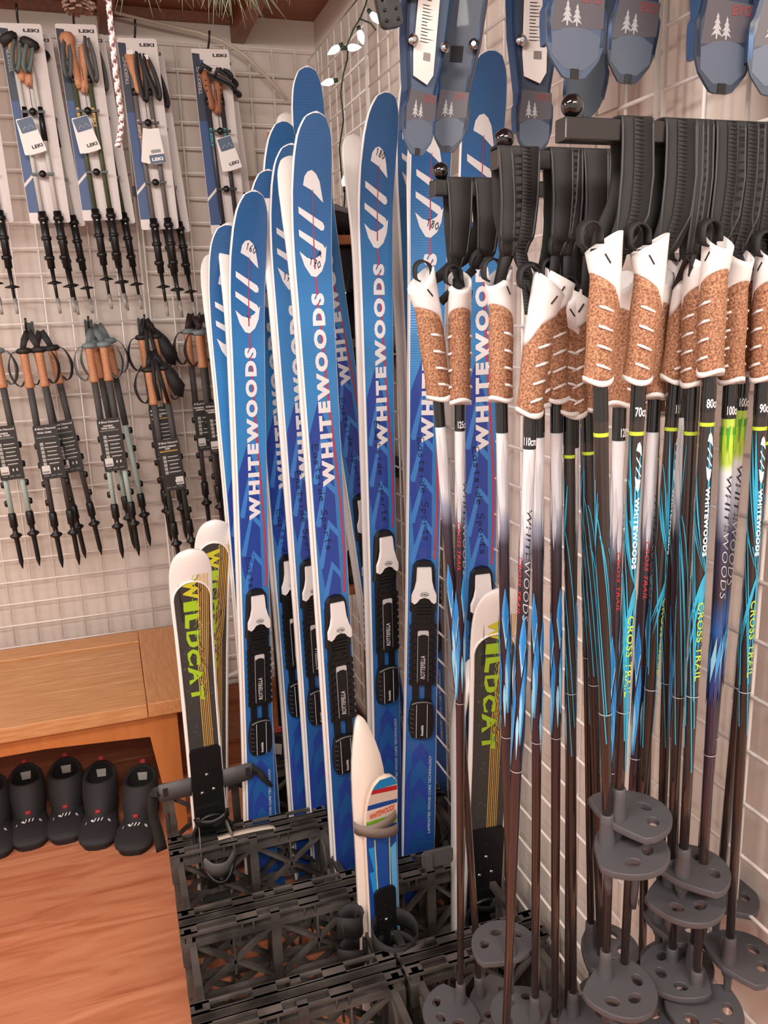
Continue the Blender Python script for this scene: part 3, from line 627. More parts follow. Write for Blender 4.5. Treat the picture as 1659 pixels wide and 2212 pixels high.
# small pointed pair tied with a grey strap
HN = [(0, 0), (.003, .006), (.008, .0095), (.02, .0145), (.05, .024), (.08, .031), (.11, .035), (.16, .037), (.3, .035), (1, .035)]
M_BEECH = mat('pale_ski_edge', (236, 214, 196), .5)
def tiny(L, front):
    def pt(u, s, off=0):
        k = max(0, (.16-s)/.16); return (u, -.009-(.03 if front else -.03)*k**2-off, L-s)
    t = thing('toddler_ski', 'x', 'ski'); m = MB(); R = []; hn = HN if not front else [(0, 0), (.003, .012), (.012, .022), (.03, .030), (.06, .035), (.1, .037), (.3, .035), (1, .035)]
    for s_ in [0, .003, .008, .014, .02, .035, .05, .065, .08, .095, .11, .13, .16, .25, L-.01, L]:
        h = max(interp(hn, s_), .002); p = pt(0, s_); z = p[2]; yb = p[1]+.009
        R.append([(-h+.001, p[1], z), (h-.001, p[1], z), (h, p[1]+.0015, z), (h, yb, z), (-h, yb, z), (-h, p[1]+.0015, z)])
    m.loft(R); m.build('ski_body', mat('ivory_ski_base', (240, 224, 212), .3, coat=.2, noise=(18, (232, 206, 176), .70, .74, 2)) if not front else M_BEECH, t)
    if front:
        m = MB(); hh = lambda s_: interp(hn, s_)-.002
        def band(s0, s1, mi, tilt=0, off=.0004, u0=-1, u1=1, n=6):
            vs = []
            for i in range(n+1):
                u = u0+(u1-u0)*i/n
                for s_ in (s0, s1): sx = max(.004, s_+tilt*u); vs.append(pt(u*hh(sx), sx, off))
            m.add(vs, [(2*i, 2*i+1, 2*i+3, 2*i+2) for i in range(n)], mi)
        band(.006, .018, 0); band(.018, .030, 0); band(.03, .042, 1, .004); band(.042, .066, 6, .004); band(.066, .078, 2, .002); band(.078, .105, 6, 0); band(.105, .125, 4, .004)
        band(.125, .16, 2); band(.16, .3, 2); band(.3, L-.02, 2)
        put_text(m, 'WHITEWOODS', lambda x, y: pt(-.028+.056*x, .100-.006*x-.014*y, .0012), 3, bold=.04, shear=.2)
        for s0, s1 in ((.165, .22), (.22, .3), (.3, L-.02)):
            m.add([pt(-.9*hh(s0), s0, .0008), pt(-.45*hh(s0), s0, .0008), pt(-.35*hh(s1), s1, .0008), pt((-.6 if s1 < .4 else -.5)*hh(s1), s1, .0008)], [(0, 1, 2, 3)], 0 if s0 < .25 else 2)
        m.add([pt(.55*hh(.18), .18, .0009), pt(.95*hh(.2), .17, .0009), pt(.95*hh(.3), .40, .0009), pt(.62*hh(.3), .40, .0009)], [(0, 1, 2, 3)], 5)
        for a, b in ((-.48, -.30), (.50, .38)):
            m.add([pt(a*.034-.0012, .15, .0012), pt(a*.034+.0012, .15, .0012), pt(b*.034+.0012, .46, .0012), pt(b*.034-.0012, .46, .0012)], [(0, 1, 2, 3)], 7)
        m.build('printed_face', [mat('sky_blue_print', (40, 150, 220), .35), mat('red_print', (200, 44, 52), .4), mat('deep_blue_print', (30, 78, 160), .35), mat('orange_letter_print', (226, 92, 40), .4), mat('green_print', (130, 190, 50), .4), mat('light_blue_print', (96, 182, 232), .35), mat('ivory_print', (234, 214, 200), .4), mat('straw_line', (216, 204, 140), .4)], t)
    return t
A = atY(800, 1640, -1.49); B = atY(817, 2050, -1.50); d = (A-B).normalized(); foot = B+d*((.022-B.z)/d.z)
t = tiny(.70, False); t.matrix_world = Matrix.Translation(foot+Vector((-.004, .013, 0))) @ frame(foot, foot+d, RD(10)).to_4x4()
q = foot+d*.70; print('n tip row', 1106-FPX*(q-CAM).dot(CU)/(q-CAM).dot(CF))
tag(t, 'small ivory ski with a narrow pointed blank tip, strapped to its mate', 'ski', 'strapped pair of toddler skis')
t2 = tiny(.605, True); t2.matrix_world = Matrix.Translation(foot+Vector((.012, -.002, 0))) @ frame(foot, foot+d, RD(10)).to_4x4()
strap_binding(t2, .605, .262, .062, False, 3, True)
tag(t2, 'small blue-printed toddler ski with orange lettering and strap binding, in front', 'ski', 'strapped pair of toddler skis')
m = MB(); F = frame(foot, foot+d, RD(10)).to_4x4(); T = Matrix.Translation(foot) @ F
def loop(z0, dz, ph):
    P = []
    for i in range(25):
        a = 2*pi*i/24+ph; P.append((.047*cos(a)+.008, .004-.032*sin(a) if sin(a) > 0 else .004-.02*sin(a), z0+dz*cos(a)))
    return P
m.ribbon(loop(.492, .010, 0), (0, 0, 1), .0105, .0008, M=T); m.ribbon(loop(.474, -.012, 0), (0, 0, 1), .0105, .0008, M=T)
tag(m.build('rubber_strap', mat('taupe_rubber', (128, 114, 104), .6)), 'taupe rubber strap crossed round the small pointed skis', 'strap')
m = MB()
for k, (x, z, r) in enumerate(((-.062, .28, .026), (-.06, .21, .028))):
    P = [(x+r*cos(a), .0+r*.8*sin(a), z+.006*sin(2*a)) for a in [2*pi*i/20 for i in range(21)]]; m.ribbon(P, (0, 0, 1), .022 if k == 0 else .018, .0014, M=T)
tag(m.build('ankle_cuff', M_STRAPD), 'black ankle cuff loops hanging left of the small pointed skis', 'strap')

# ------------------------------------------------------------------ display arms with balls
BARS = [(-1.88, 1.648, .325), (-2.055, 1.652, .325), (-2.178, 1.657, .318)]
M_ARM = mat('black_square_tube', (26, 24, 25), .3, coat=.3)
names = ['farthest back', 'middle one', 'nearest']
for k, (yb, zb, ln) in enumerate(BARS):
    t = thing('display_arm', 'black square display arm with a ball end, %s of three' % names[k], 'display arm', (0, yb, zb), group='black arms carrying the ski poles')
    m = MB(); m.cbox((-ln/2, 0, 0), (ln, .020, .020), .002, 0, axis=0); m.build('square_tube', M_ARM, t, .001)
    m = MB(); m.sphere((-ln+.012, 0, .021), .0105, 0, 20); m.lathe([(.003, .008), (.003, .014)], 0, 8, Matrix.Translation((-ln+.012, 0, 0))); m.build('end_ball', mat('black_gloss_ball', (14, 14, 16), .08, coat=1), t)
    m = MB(); m.box((-.004, 0, -.02), (.006, .03, .09)); m.build('wall_bracket', M_ARM, t)

# ------------------------------------------------------------------ ski poles
M_CORK = mat('cork_grip', (122, 78, 56), .8, noise=(420, (200, 150, 114), .38, .68, 4), bump=(260, .5, .0008))
M_SHBROWN = mat('brown_black_shaft', (44, 33, 30), .22, coat=.6)
M_TAPE = mat('clear_black_tape', (22, 20, 21), .2, coat=.6)
M_CYAN = mat('cyan_line_print', (50, 168, 204), .3, coat=.4); M_LIMEY = mat('lime_ring_print', (188, 212, 60), .35); M_FROST1 = mat('frost_facet', (196, 192, 196), .3, coat=.4)
M_BL1 = mat('blue_diamond', (62, 150, 214), .25, coat=.5); M_BL2 = mat('pale_blue_diamond', (150, 208, 236), .25, coat=.5); M_BL3 = mat('navy_diamond', (34, 58, 118), .25, coat=.5); M_BL4 = mat('bright_blue_diamond', (30, 126, 200), .25, coat=.5)
M_REDP = mat('red_pole_lettering', (206, 60, 56), .4); M_LEAF = mat('leaf_green', (70, 168, 50), .35); M_LEAF2 = mat('leaf_yellow', (188, 220, 60), .35)
M_BASK = mat('grey_basket_plastic', (80, 78, 82), .42)
def shaft_mat(style):
    if style == 'line': return M_SHBROWN
    st = {'frost': [(-.75, (56, 40, 35)), (-.56, (54, 36, 44)), (-.40, (42, 32, 40)), (-.335, (58, 54, 66)), (-.305, (146, 150, 170)), (-.285, (208, 208, 214)), (-.20, (222, 218, 220)), (-.195, (206, 222, 230))],
          'leaf': [(-.75, (56, 40, 35)), (-.55, (54, 42, 60)), (-.46, (40, 40, 84)), (-.44, (30, 90, 160)), (-.40, (54, 44, 58)), (-.335, (60, 58, 86)), (-.29, (196, 200, 214)), (-.255, (232, 230, 230)), (-.245, (186, 214, 80)), (-.21, (186, 214, 80))]}[style]
    return ramp_mat(style+'_pole_shaft', 2, st, .2, .6)
def basket_mesh():
    c = bpy.data.curves.new('b', 'CURVE'); c.dimensions = '2D'; c.fill_mode = 'BOTH'; c.extrude = .0035; c.bevel_depth = .0008; c.bevel_resolution = 1
    def spl(P):
        sp = c.splines.new('POLY'); sp.points.add(len(P)-1)
        for q, p in zip(sp.points, P): q.co = (p[0], p[1], 0, 1)
        sp.use_cyclic_u = True
    O = []
    for i in range(31):
        a = RD(-90+180*i/30); O.append((.008+.054*max(0, cos(a))**.9, .043*sin(a)))
    O += [(-.002, .040), (-.008, .024), (-.0125, .006), (-.0125, -.006), (-.008, -.024), (-.002, -.040)]
    spl(O)
    for a in (-52, 0, 52):
        ca, sa = cos(RD(a)), sin(RD(a)); spl([(.006+.034*ca+.0085*cos(b)*ca*.8-.0065*sin(b)*sa*1.4, .030*sa+.0085*cos(b)*sa*.8+.0065*sin(b)*ca*1.4) for b in [2*pi*i/14 for i in range(14)]])
    o = bpy.data.objects.new('b', c); COL.objects.link(o); dg = bpy.context.evaluated_depsgraph_get(); me = bpy.data.meshes.new_from_object(o.evaluated_get(dg)); me.name = 'basket_plate'
    bpy.data.objects.remove(o); me.materials.clear(); me.materials.append(M_BASK); return me
BASK = basket_mesh()
def grip_meshes():
    g = MB(); R = []
    def sec(z, a, b, ox=0): return [(ox+a*cos(2*pi*k/20), b*sin(2*pi*k/20), z) for k in range(20)]
    for z, a, b, ox in ((-.156, .0165, .0135, -.001), (-.15, .0175, .0142, -.001), (-.12, .0168, .0138, 0), (-.085, .0185, .0145, .001), (-.05, .0178, .014, .002), (-.03, .0165, .0135, 0)): R.append(sec(z, a, b, ox))
    g.loft(R, 0)
    for sg in (-1, 1):
        for i in range(4):
            z = -.075-.0215*i; g.tube([(-.0095, sg*.0122, z+.0034), (-.003, sg*.0146, z+.0012), (.007, sg*.0140, z-.003)], [.0015, .0020, .0015], 1, n=6)
    R = [[(1.07*(-.001+.0172*cos(2*pi*k/20)), 1.07*.0143*sin(2*pi*k/20), z0+.0035*cos(4*pi*k/20)) for k in range(20)] for z0 in (-.153, -.1585)]
    g.loft(R, 1)
    c = MB(); R = []
    for f_ in (0, .12, .4, .75, 1, 1.0, .9):
        r = []
        for k in range(20):
            a = 2*pi*k/20; zb = -.046-.034*max(0, cos(a))**1.6+.010*min(0, cos(a))*-1; zt = -.003+.012*cos(a)
            z = zb+(zt-zb)*f_; w = 1.05-.08*f_*0; ox = .0015-.0035*f_
            s_ = 1.0 if f_ > 0 else .985
            if len(R) >= 5: s_ = .84
            r.append((ox+s_*(.0186-.0008*f_)*cos(a)*(1+.20*f_), s_*.0151*sin(a), z-(.010 if len(R) == 6 else 0)))
        R.append(r)
    c.loft(R, 0)
    for sg in (-1, 1): c.bar((-.007, sg*.0153, -.016), (.000, sg*.0155, -.026), .0018, .0006, 1, up=(0, 1, 0))
    return g, c
GM, CMs = grip_meshes()
G_OBJ = {}
def clone(key, maker, name, parent):
    if key not in G_OBJ: G_OBJ[key] = maker().data if not isinstance(maker, MB) else None
    o = bpy.data.objects.new(name, G_OBJ[key]); COL.objects.link(o); o.parent = parent; return o
def pole(key, pt_, yt, pb, yb, style, txt, lab, yaw=0, byaw=0, bar=None, sx=None, tips=.07, text_yaw=0, front=True, lean=0):
    T = atY(pt_[0], pt_[1], yt); B = atY(pb[0], pb[1], yb)      # B = basket plate
    d = (T-B).normalized(); foot = B-d*tips; L = (T-foot).length
    M = Matrix.Translation(foot) @ frame(foot, T, text_yaw).to_4x4(); Mi = M.inverted()
    t = thing('ski_pole', lab, 'ski pole'); t.matrix_world = M; t['group'] = 'ski poles hanging by their wrist straps'
    print('pole', key, 'L %.3f' % L, 'foot', tuple(round(v, 2) for v in foot), 'D %.2f' % (T-CAM).dot(CF))
    r = .0072; gk = 1.0 if key[0] == 'A' else (.9 if key[0] == 'B' else .84)
    def cyl(a, z, off=.0003): return ((r+off)*sin(a), -(r+off)*cos(a), z)
    s = MB(); R = []
    for z in (.075-(1-gk)*.155, L*.3, L*.5, L-.6, L-.195, L-.14):
        R.append([((.0052+.002*min(1, z/(L-.3)))*cos(2*pi*k/14), (.0052+.002*min(1, z/(L-.3)))*sin(2*pi*k/14), z-L) for k in range(14)])
    R.sort(key=lambda q: q[0][2]); s.loft(R, 0)
    MI = [shaft_mat(style), M_TAPE, M_LET, M_LIMEY, M_CYAN, M_BL1, M_BL2, M_BL3, M_BL4, M_REDP, M_FROST1, M_INK, M_LEAF, M_LEAF2]
    def ring(z0, z1, mi, off=.0003): s.loft([[cyl(2*pi*k/14, z, off) for k in range(14)] for z in (z0, z1)], mi, cap0=False, cap1=False)
    def poly(P, mi, off=.0006):   # P: (angle, z) strip pairs
        s.add([cyl(a, z, off) for a, z in P], [tuple(range(len(P)))], mi)
    ring(-.196, -.156, 1)
    tp = lambda x0, x1, zc, h: (lambda x, y: cyl(x0+(x1-x0)*x, zc+(y-.5)*h, .0007))
    if txt: put_text(s, txt, tp(-.75, 1.15, -.187, .0095), 2, bold=.02)
    def vtext(body, z0, z1, a0, a1, mi, **kw): put_text(s, body, lambda x, y: cyl(a0+(a1-a0)*y, z0+(z1-z0)*x, .0008), mi, **kw)
    def dia(a, z0, ha, up, dn, mi, off=.0006, sk=0):
        vs = []; N = 6
        for i in range(N+1):
            v = i/N; zz = z0-(up+dn)*v; w = ha*(v*(up+dn)/up if v*(up+dn) < up else (1-v)*(up+dn)/dn); w = max(w, .01)
            vs += [cyl(a+w*q+sk*v, zz, off) for q in (-1, -.5, 0, .5, 1)]
        s.add(vs, [(i*5+k, (i+1)*5+k, (i+1)*5+k+1, i*5+k+1) for i in range(N) for k in range(4)], mi)
    if style == 'line':
        ring(-.211, -.207, 3, .0005)
        rr = random.Random(hash(key) % 1000 if False else sum(map(ord, key)))
        # bundles of thin lines that cross in a knot
        for kn in (-.372,):
            for i in range(13):
                a0 = rr.uniform(-2.6, 2.6); a1 = rr.uniform(-2.6, 2.6); zt = rr.uniform(-.30, -.21); zb = rr.uniform(-.52, -.43); w = rr.uniform(.06, .2); ak = .5+rr.uniform(-.12, .12)
                P = [(ak+(a0-ak)*(1-(1-q/7)**.0*(q/7)**1.6 if False else (1-q/7)**.7), zt+(kn-zt)*q/7, max(.02, w*(.25+.75*sin(pi*min(1, q/5))))) for q in range(8)]
                P += [(ak+(a1-ak)*(q/8)**.8, kn+(zb-kn)*q/8, max(.006, w*(1-q/8)*1.2)) for q in range(1, 9)]
                for (p, z, wa), (p2, z2, wb) in zip(P, P[1:]): poly([(p-wa, z), (p+wa, z), (p2+wb, z2), (p2-wb, z2)], 4, .0005)
        for i in range(9):
            a0 = rr.uniform(-2.8, 2.8); z0 = rr.uniform(-.38, -.24)
            P = [(a0+.35*q, z0-.004*q*q-.006*q) for q in range(8)]; w = .07
            for (p, z), (p2, z2) in zip(P, P[1:]): poly([(p-w, z), (p+w, z), (p2+w, z2), (p2-w, z2)], 4, .0006)
        V = [(-.38, -.226), (-.25, -.219), (.0, -.217), (.25, -.222), (.4, -.232), (.05, -.228), (-.2, -.2265)]; poly(V, 2, .001)
        for zc in (-.235, -.245): poly([(-.35, zc+.001), (-.32, zc+.003), (.40, zc-.007), (.36, zc-.009)], 2, .001)
        poly([(-.4, -.2525), (0, -.256), (.4, -.256), (.25, -.265), (0, -.269), (-.25, -.265)], 2, .001)
        vtext('WHITEWOODS', -.275, -.352, -.28, .38, 2, bold=.05, space=1.15)
        vtext('CROSS TRAIL', -.405, -.50, -.42, .5, 3, bold=.012, space=1.1)
        ring(-.521, -.520, 10, .0005)
    else:
        z0 = -.20 if style == 'frost' else -.255
        if style == 'frost':
            for i in range(8):
                a = -2.8+.75*i; z = z0-.004-.022*((i*5) % 4); dia(a, z, .42, .035, .045, 10, .0004); dia(a+.1, z-.045, .2, .03, .03, 0, .0005)
            vtext('WHITEWOODS', -.265, -.40, .1, .95, 11 if False else 10, bold=-.012, shear=.2, space=1.1)
            vtext('WHITE', -.265, -.325, .14, .90, 11, bold=.01, shear=.2, space=1.1)
            vtext('CROSS TRAIL', -.322, -.392, -.85, -.3, 9, bold=.01, shear=.25, space=1.1)
            dz = -.392; hh = [(.055, 5), (.06, 8), (.045, 7)]
        else:
            for i in range(7):
                a = -2.7+.9*i; poly([(a, -.214), (a+.4, -.212), (a+.28, -.228), (a, -.246), (a-.28, -.228), (a-.3, -.212)], 13, .0006); poly([(a+.45, -.206), (a+.75, -.203), (a+.45, -.234), (a+.2, -.205)], 12, .0008)
            vtext('WHITEWOODS', -.258, -.40, -.35, .55, 10, bold=-.012, shear=.2, space=1.1); vtext('WHITE', -.258, -.322, -.3, .5, 11, bold=.01, shear=.2, space=1.1)
            dz = -.425
        for i in range(9):
            a = -2.9+.72*i; zz = dz-.016*((i*3) % 4)
            if style == 'frost':
                if i % 2: continue
                a = -2.8+.78*i
                dia(a, zz, .62, .035, .045, 6, .0005); dia(a, zz+.002, .58, .032, .036, 5, .0008); dia(a+.12, zz-.004, .3, .03, .03, 8, .0011); dia(a+.55, zz-.05, .34, .03, .05, 8, .0006); dia(a+.25, zz-.075, .5, .035, .06, 5, .0009); dia(a+.05, zz-.10, .25, .02, .05, 6, .0012); dia(a-.35, zz-.13, .28, .015, .045, 6, .0006)
            else:
                poly([(a-.36, -.475+.03*0), (a+.36, -.445), (a+.36, -.475), (a-.36, -.505)], 6 if i % 2 else 5, .0005); poly([(a-.36, -.506), (a+.36, -.476), (a+.36, -.51), (a-.36, -.535)], 7, .0005)
        ring(-.60, -.599, 10, .0005)
    so = s.build('shaft', MI, t); so.location = (0, 0, L+(1-gk)*.155)
    Rg = Matrix.Rotation(yaw-text_yaw, 4, 'Z') @ Matrix.Rotation(lean, 4, 'Y')
    for key_, mb, ml in (('grip', GM, [M_CORK, M_WHITE]), ('grip_cap', CMs, [M_WHITE, M_DARK])):
        if key_ not in G_OBJ:
            o = mb.build(key_, ml, t); G_OBJ[key_] = o.data
        else:
            o = bpy.data.objects.new(key_, G_OBJ[key_]); COL.objects.link(o); o.parent = t
        o.matrix_local = Matrix.Translation((0, 0, L-.13*gk)) @ Rg @ Matrix.Translation((0, 0, .13*gk)) @ Matrix.Scale(gk, 4)
    Mb = MB(); Mb.lathe([(.0035, 0), (.0045, .015), (.0052, .045), (.0075, .05), (.0105, .062), (.0108, .070), (.0098, .074), (.0082, .098), (.0078, .11), (.0068, .111)], 0, 16)
    if 'boot' not in G_OBJ: o = Mb.build('basket_boot', M_BASK, t); G_OBJ['boot'] = o.data
    else: o = bpy.data.objects.new('basket_boot', G_OBJ['boot']); COL.objects.link(o); o.parent = t
    o = bpy.data.objects.new('basket', BASK); COL.objects.link(o); o.parent = t
    o.matrix_local = Matrix.Translation((0, 0, .068)) @ Matrix.Rotation(byaw-text_yaw, 4, 'Z') @ Matrix.Rotation(RD(4), 4, 'Y') @ Matrix.Diagonal((1.1, 1.1, 1, 1))
    if bar is not None:
        yb_, zb_, ln = BARS[bar]; xb = atY(sx, 300, yb_).x if sx else T.x
        gt = T+Vector((0, 0, .0)); hw = .0165
        dx = gt.x-xb; ent = gt-d*.035+Vector((.014 if dx <= 0 else -.004, .004, 0))
        z1 = zb_-.098 if bar == 2 else zb_-.085
        P = [Vector((xb, yb_-.0105, zb_+.004)), Vector((xb, yb_-.0115, zb_-.012)), Vector((xb-.001, yb_-.014, zb_-.04)), Vector((xb-.004, yb_-.014, zb_-.075)), Vector((xb-.005+dx*.1, yb_-.010, z1)), Vector((xb-.005+dx*.15, yb_-.007, z1-.012))]
        top = [Vector((xb+.003, yb_+.0125, zb_+.0)), Vector((xb+.001, yb_+.009, zb_+.0112)), Vector((xb, yb_, zb_+.0128)), Vector((xb, yb_-.009, zb_+.0112))]
        back = [gt+Vector((0, .004, -.012)), Vector(((xb+gt.x)/2+.004, yb_+.012, zb_-.09)), Vector((xb+.004, yb_+.013, zb_-.05))]
        tw = [.0165, .0165, .0165, .0172, .0165, .010, .005]
        if front is None: tw = [.006]*7
        elif bar < 2: tw = [.0165, .016, .015, .0135, .0115, .0085, .0055]
        m = MB(); m.ribbon(back+top+P, (1, 0, 0), [.005, .009]+([.006]*5 if front is None else [.0155, .0165, .0165, .0165, .0165])+tw, .0013, 0, M=Mi)
        # stitched piping round the front panel
        for sg in (-1, 1):
            ws = tw
            m.tube([p+Vector((sg*w, -.001, 0)) for p, w in zip([top[-1]]+P, ws)], .0013, 1, n=6, M=Mi)
        m.build('wrist_strap', [mat('black_padded_strap', (29, 28, 29), .75, bump=(600, .3, .0005)), mat('strap_piping', (58, 56, 58), .6)], t)
        m = MB()
        if front:
            Q = [top[-1]+Vector((0, -.002, 0))]+[p+Vector((0, -.0022, 0)) for p in P]+[(P[-1]+ent)/2+Vector((.001, -.002, 0)), ent]
            m.ribbon(Q, (1, .1, 0), .0055, .0010, 0, M=Mi)
            for a, b in zip(Q, Q[1:]):
                n = max(1, int((b-a).length/.0035))
                for i in range(n): p = a.lerp(b, i/n); m.bar(p+Vector((-.005, -.0016, 0)), p+Vector((.005, -.0016, 0)), .0012, .0009, 0, M=Mi)
        else:
            m.ribbon([P[-1], (P[-1]+ent)/2, ent], (1, .1, 0), .0055, .001, 0, M=Mi)
        m.build('strap_webbing', M_STRAPD, t)
        m = MB(); g = gt+Vector((-.004, 0, 0))
        m.ribbon([g+Vector((.006, 0, -.004)), g+Vector((.004, -.001, .010)), g+Vector((-.006, -.002, .016)), g+Vector((-.016, -.003, .010)), g+Vector((-.017, -.004, -.004)), g+Vector((-.012, -.003, -.008))], (0, 1, .2), .0058, .001, 0, M=Mi)
        m.build('strap_loop', M_STRAPD, t)
    return t
PI = pi
# arm farthest from the camera
pole('A1', (928, 592), -1.890, (1037, 2150), -1.840, 'frost', '125cm', 'frost and blue pole on the farthest arm, its grip tilted leftmost of all', RD(20), RD(-50), 0, 1045, front=False, lean=RD(-6), text_yaw=RD(120))
pole('A2', (993, 600), -1.900, (995, 2165), -1.850, 'frost', '125cm', 'frost and blue pole marked 125 cm, second grip from the left', RD(75), RD(200), 0, 985, front=False)
# middle arm
pole('B1', (1079, 590), -2.030, (1102, 2060), -2.000, 'frost', '', 'frost and blue pole, left grip of the cluster on the middle arm', RD(30), RD(90), 1, 1098, front=False, text_yaw=RD(140))
pole('B2', (1158, 606), -2.090, (1090, 2300), -2.060, 'frost', '110cm', 'frost and blue pole with red lettering, frontmost grip on the middle arm', RD(180), RD(-60), 1, 1125, lean=RD(-7), text_yaw=RD(-35))
pole('B3', (1165, 600), -2.045, (1156, 2200), -2.015, 'frost', '120cm', 'frost and blue pole directly right of the one with red lettering', RD(200), RD(120), 1, 1210, front=False, text_yaw=RD(100))
pole('B4', (1203, 590), -2.050, (1199, 2240), -2.020, 'frost', '', 'frost and blue pole, fourth shaft of the middle arm cluster', RD(160), RD(150), 1, 1236, front=None, text_yaw=RD(170))
pole('B5', (1240, 628), -2.050, (1227, 2260), -2.020, 'frost', '', 'frost and blue pole, rightmost pale shaft of the middle arm cluster', RD(170), RD(-30), 1, 1280, front=False, text_yaw=RD(180))
pole('B6', (1262, 560), -2.030, (1277, 2040), -2.000, 'line', '', 'all-dark pole whose big grey basket shows at the bottom centre right', RD(10), RD(-35), 1, 1312, front=None, text_yaw=RD(150))
# arm nearest the camera
pole('P1', (1292, 517), -2.200, (1312, 1822), -2.180, 'line', '75cm', 'cyan-lined short pole with the highest front basket, leftmost front grip', RD(-8), RD(-38), 2, 1362, lean=RD(4), text_yaw=RD(170))
pole('P1b', (1345, 600), -2.130, (1308, 2110), -2.130, 'frost', '120cm', 'frost pole marked 120 cm hanging behind the two leftmost front grips', RD(40), RD(-70), None, None, text_yaw=RD(25))
pole('P2', (1395, 520), -2.200, (1334, 1768), -2.180, 'line', '70cm', 'cyan-lined pole marked 70 cm, second front grip from the left', RD(-15), RD(12), 2, 1455, lean=RD(3), text_yaw=RD(-8))
pole('P2b', (1428, 590), -2.120, (1345, 2150), -2.120, 'frost', '', 'frost pole hanging behind and right of the 70 cm pole', RD(60), RD(-60), None, None, text_yaw=RD(5))
pole('P3b', (1480, 545), -2.150, (1376, 1860), -2.130, 'line', '115cm', 'cyan-lined pole marked 115, its shaft leaning steeply left', RD(165), RD(60), 2, 1500, front=None, lean=RD(-6), text_yaw=RD(30))
pole('P4b', (1473, 560), -2.120, (1452, 2100), -2.120, 'frost', '', 'frost pole between the 115 and the 80 cm poles', RD(80), RD(30), None, None, text_yaw=RD(140))
pole('P5', (1510, 545), -2.175, (1447, 1910), -2.155, 'line', '85cm', 'cyan-lined pole just left of the 80 cm pole, with a wide front basket', RD(95), RD(-75), 2, 1512, front=None, text_yaw=RD(150))
pole('P6', (1549, 512), -2.200, (1474, 1892), -2.180, 'line', '80cm', 'cyan-lined pole marked 80 cm, grip seen edge-on', RD(90), RD(25), 2, 1562, text_yaw=RD(-6))
pole('P11', (1466, 600), -2.100, (1424, 1990), -2.080, 'line', '', 'plain dark pole behind the 80 cm pole, mostly hidden', RD(30), RD(0), None, None, text_yaw=RD(160))
pole('P7', (1594, 540), -2.185, (1503, 2150), -2.165, 'leaf', '100cm', 'green-leaf pole marked 100 cm, left one of the two', RD(88), RD(-95), 2, 1604, text_yaw=RD(-10))
pole('P8', (1630, 535), -2.160, (1495, 2090), -2.140, 'leaf', '100cm', 'green-leaf pole marked 100 cm, right one of the two', RD(92), RD(170), 2, 1648, text_yaw=RD(-10))
pole('P9', (1663, 535), -2.195, (1574, 2078), -2.175, 'line', '90cm', 'cyan-lined pole marked 90 cm at the right edge', RD(85), RD(8), 2, 1690, text_yaw=RD(-6))
pole('P10', (1684, 600), -2.140, (1552, 1948), -2.120, 'line', '', 'dark pole just left of the 90 cm shaft, its grip outside the picture', RD(85), RD(35), None, None, text_yaw=RD(160))
for k, (a, b, y, la) in enumerate((((1228, 640), (1238, 2190), -2.0, 'dark pole filling the back of the middle arm cluster'), ((1262, 640), (1300, 2170), -1.99, 'dark pole behind the leftmost front grip'), ((1418, 650), (1385, 2180), -2.02, 'dark pole in the back of the nearest arm, lowest basket'))):
    pole('X%d' % k, a, y-.05, b, y-.03, 'line', '', la, RD(40*k), RD(-60+70*k), None, None, text_yaw=RD(170))
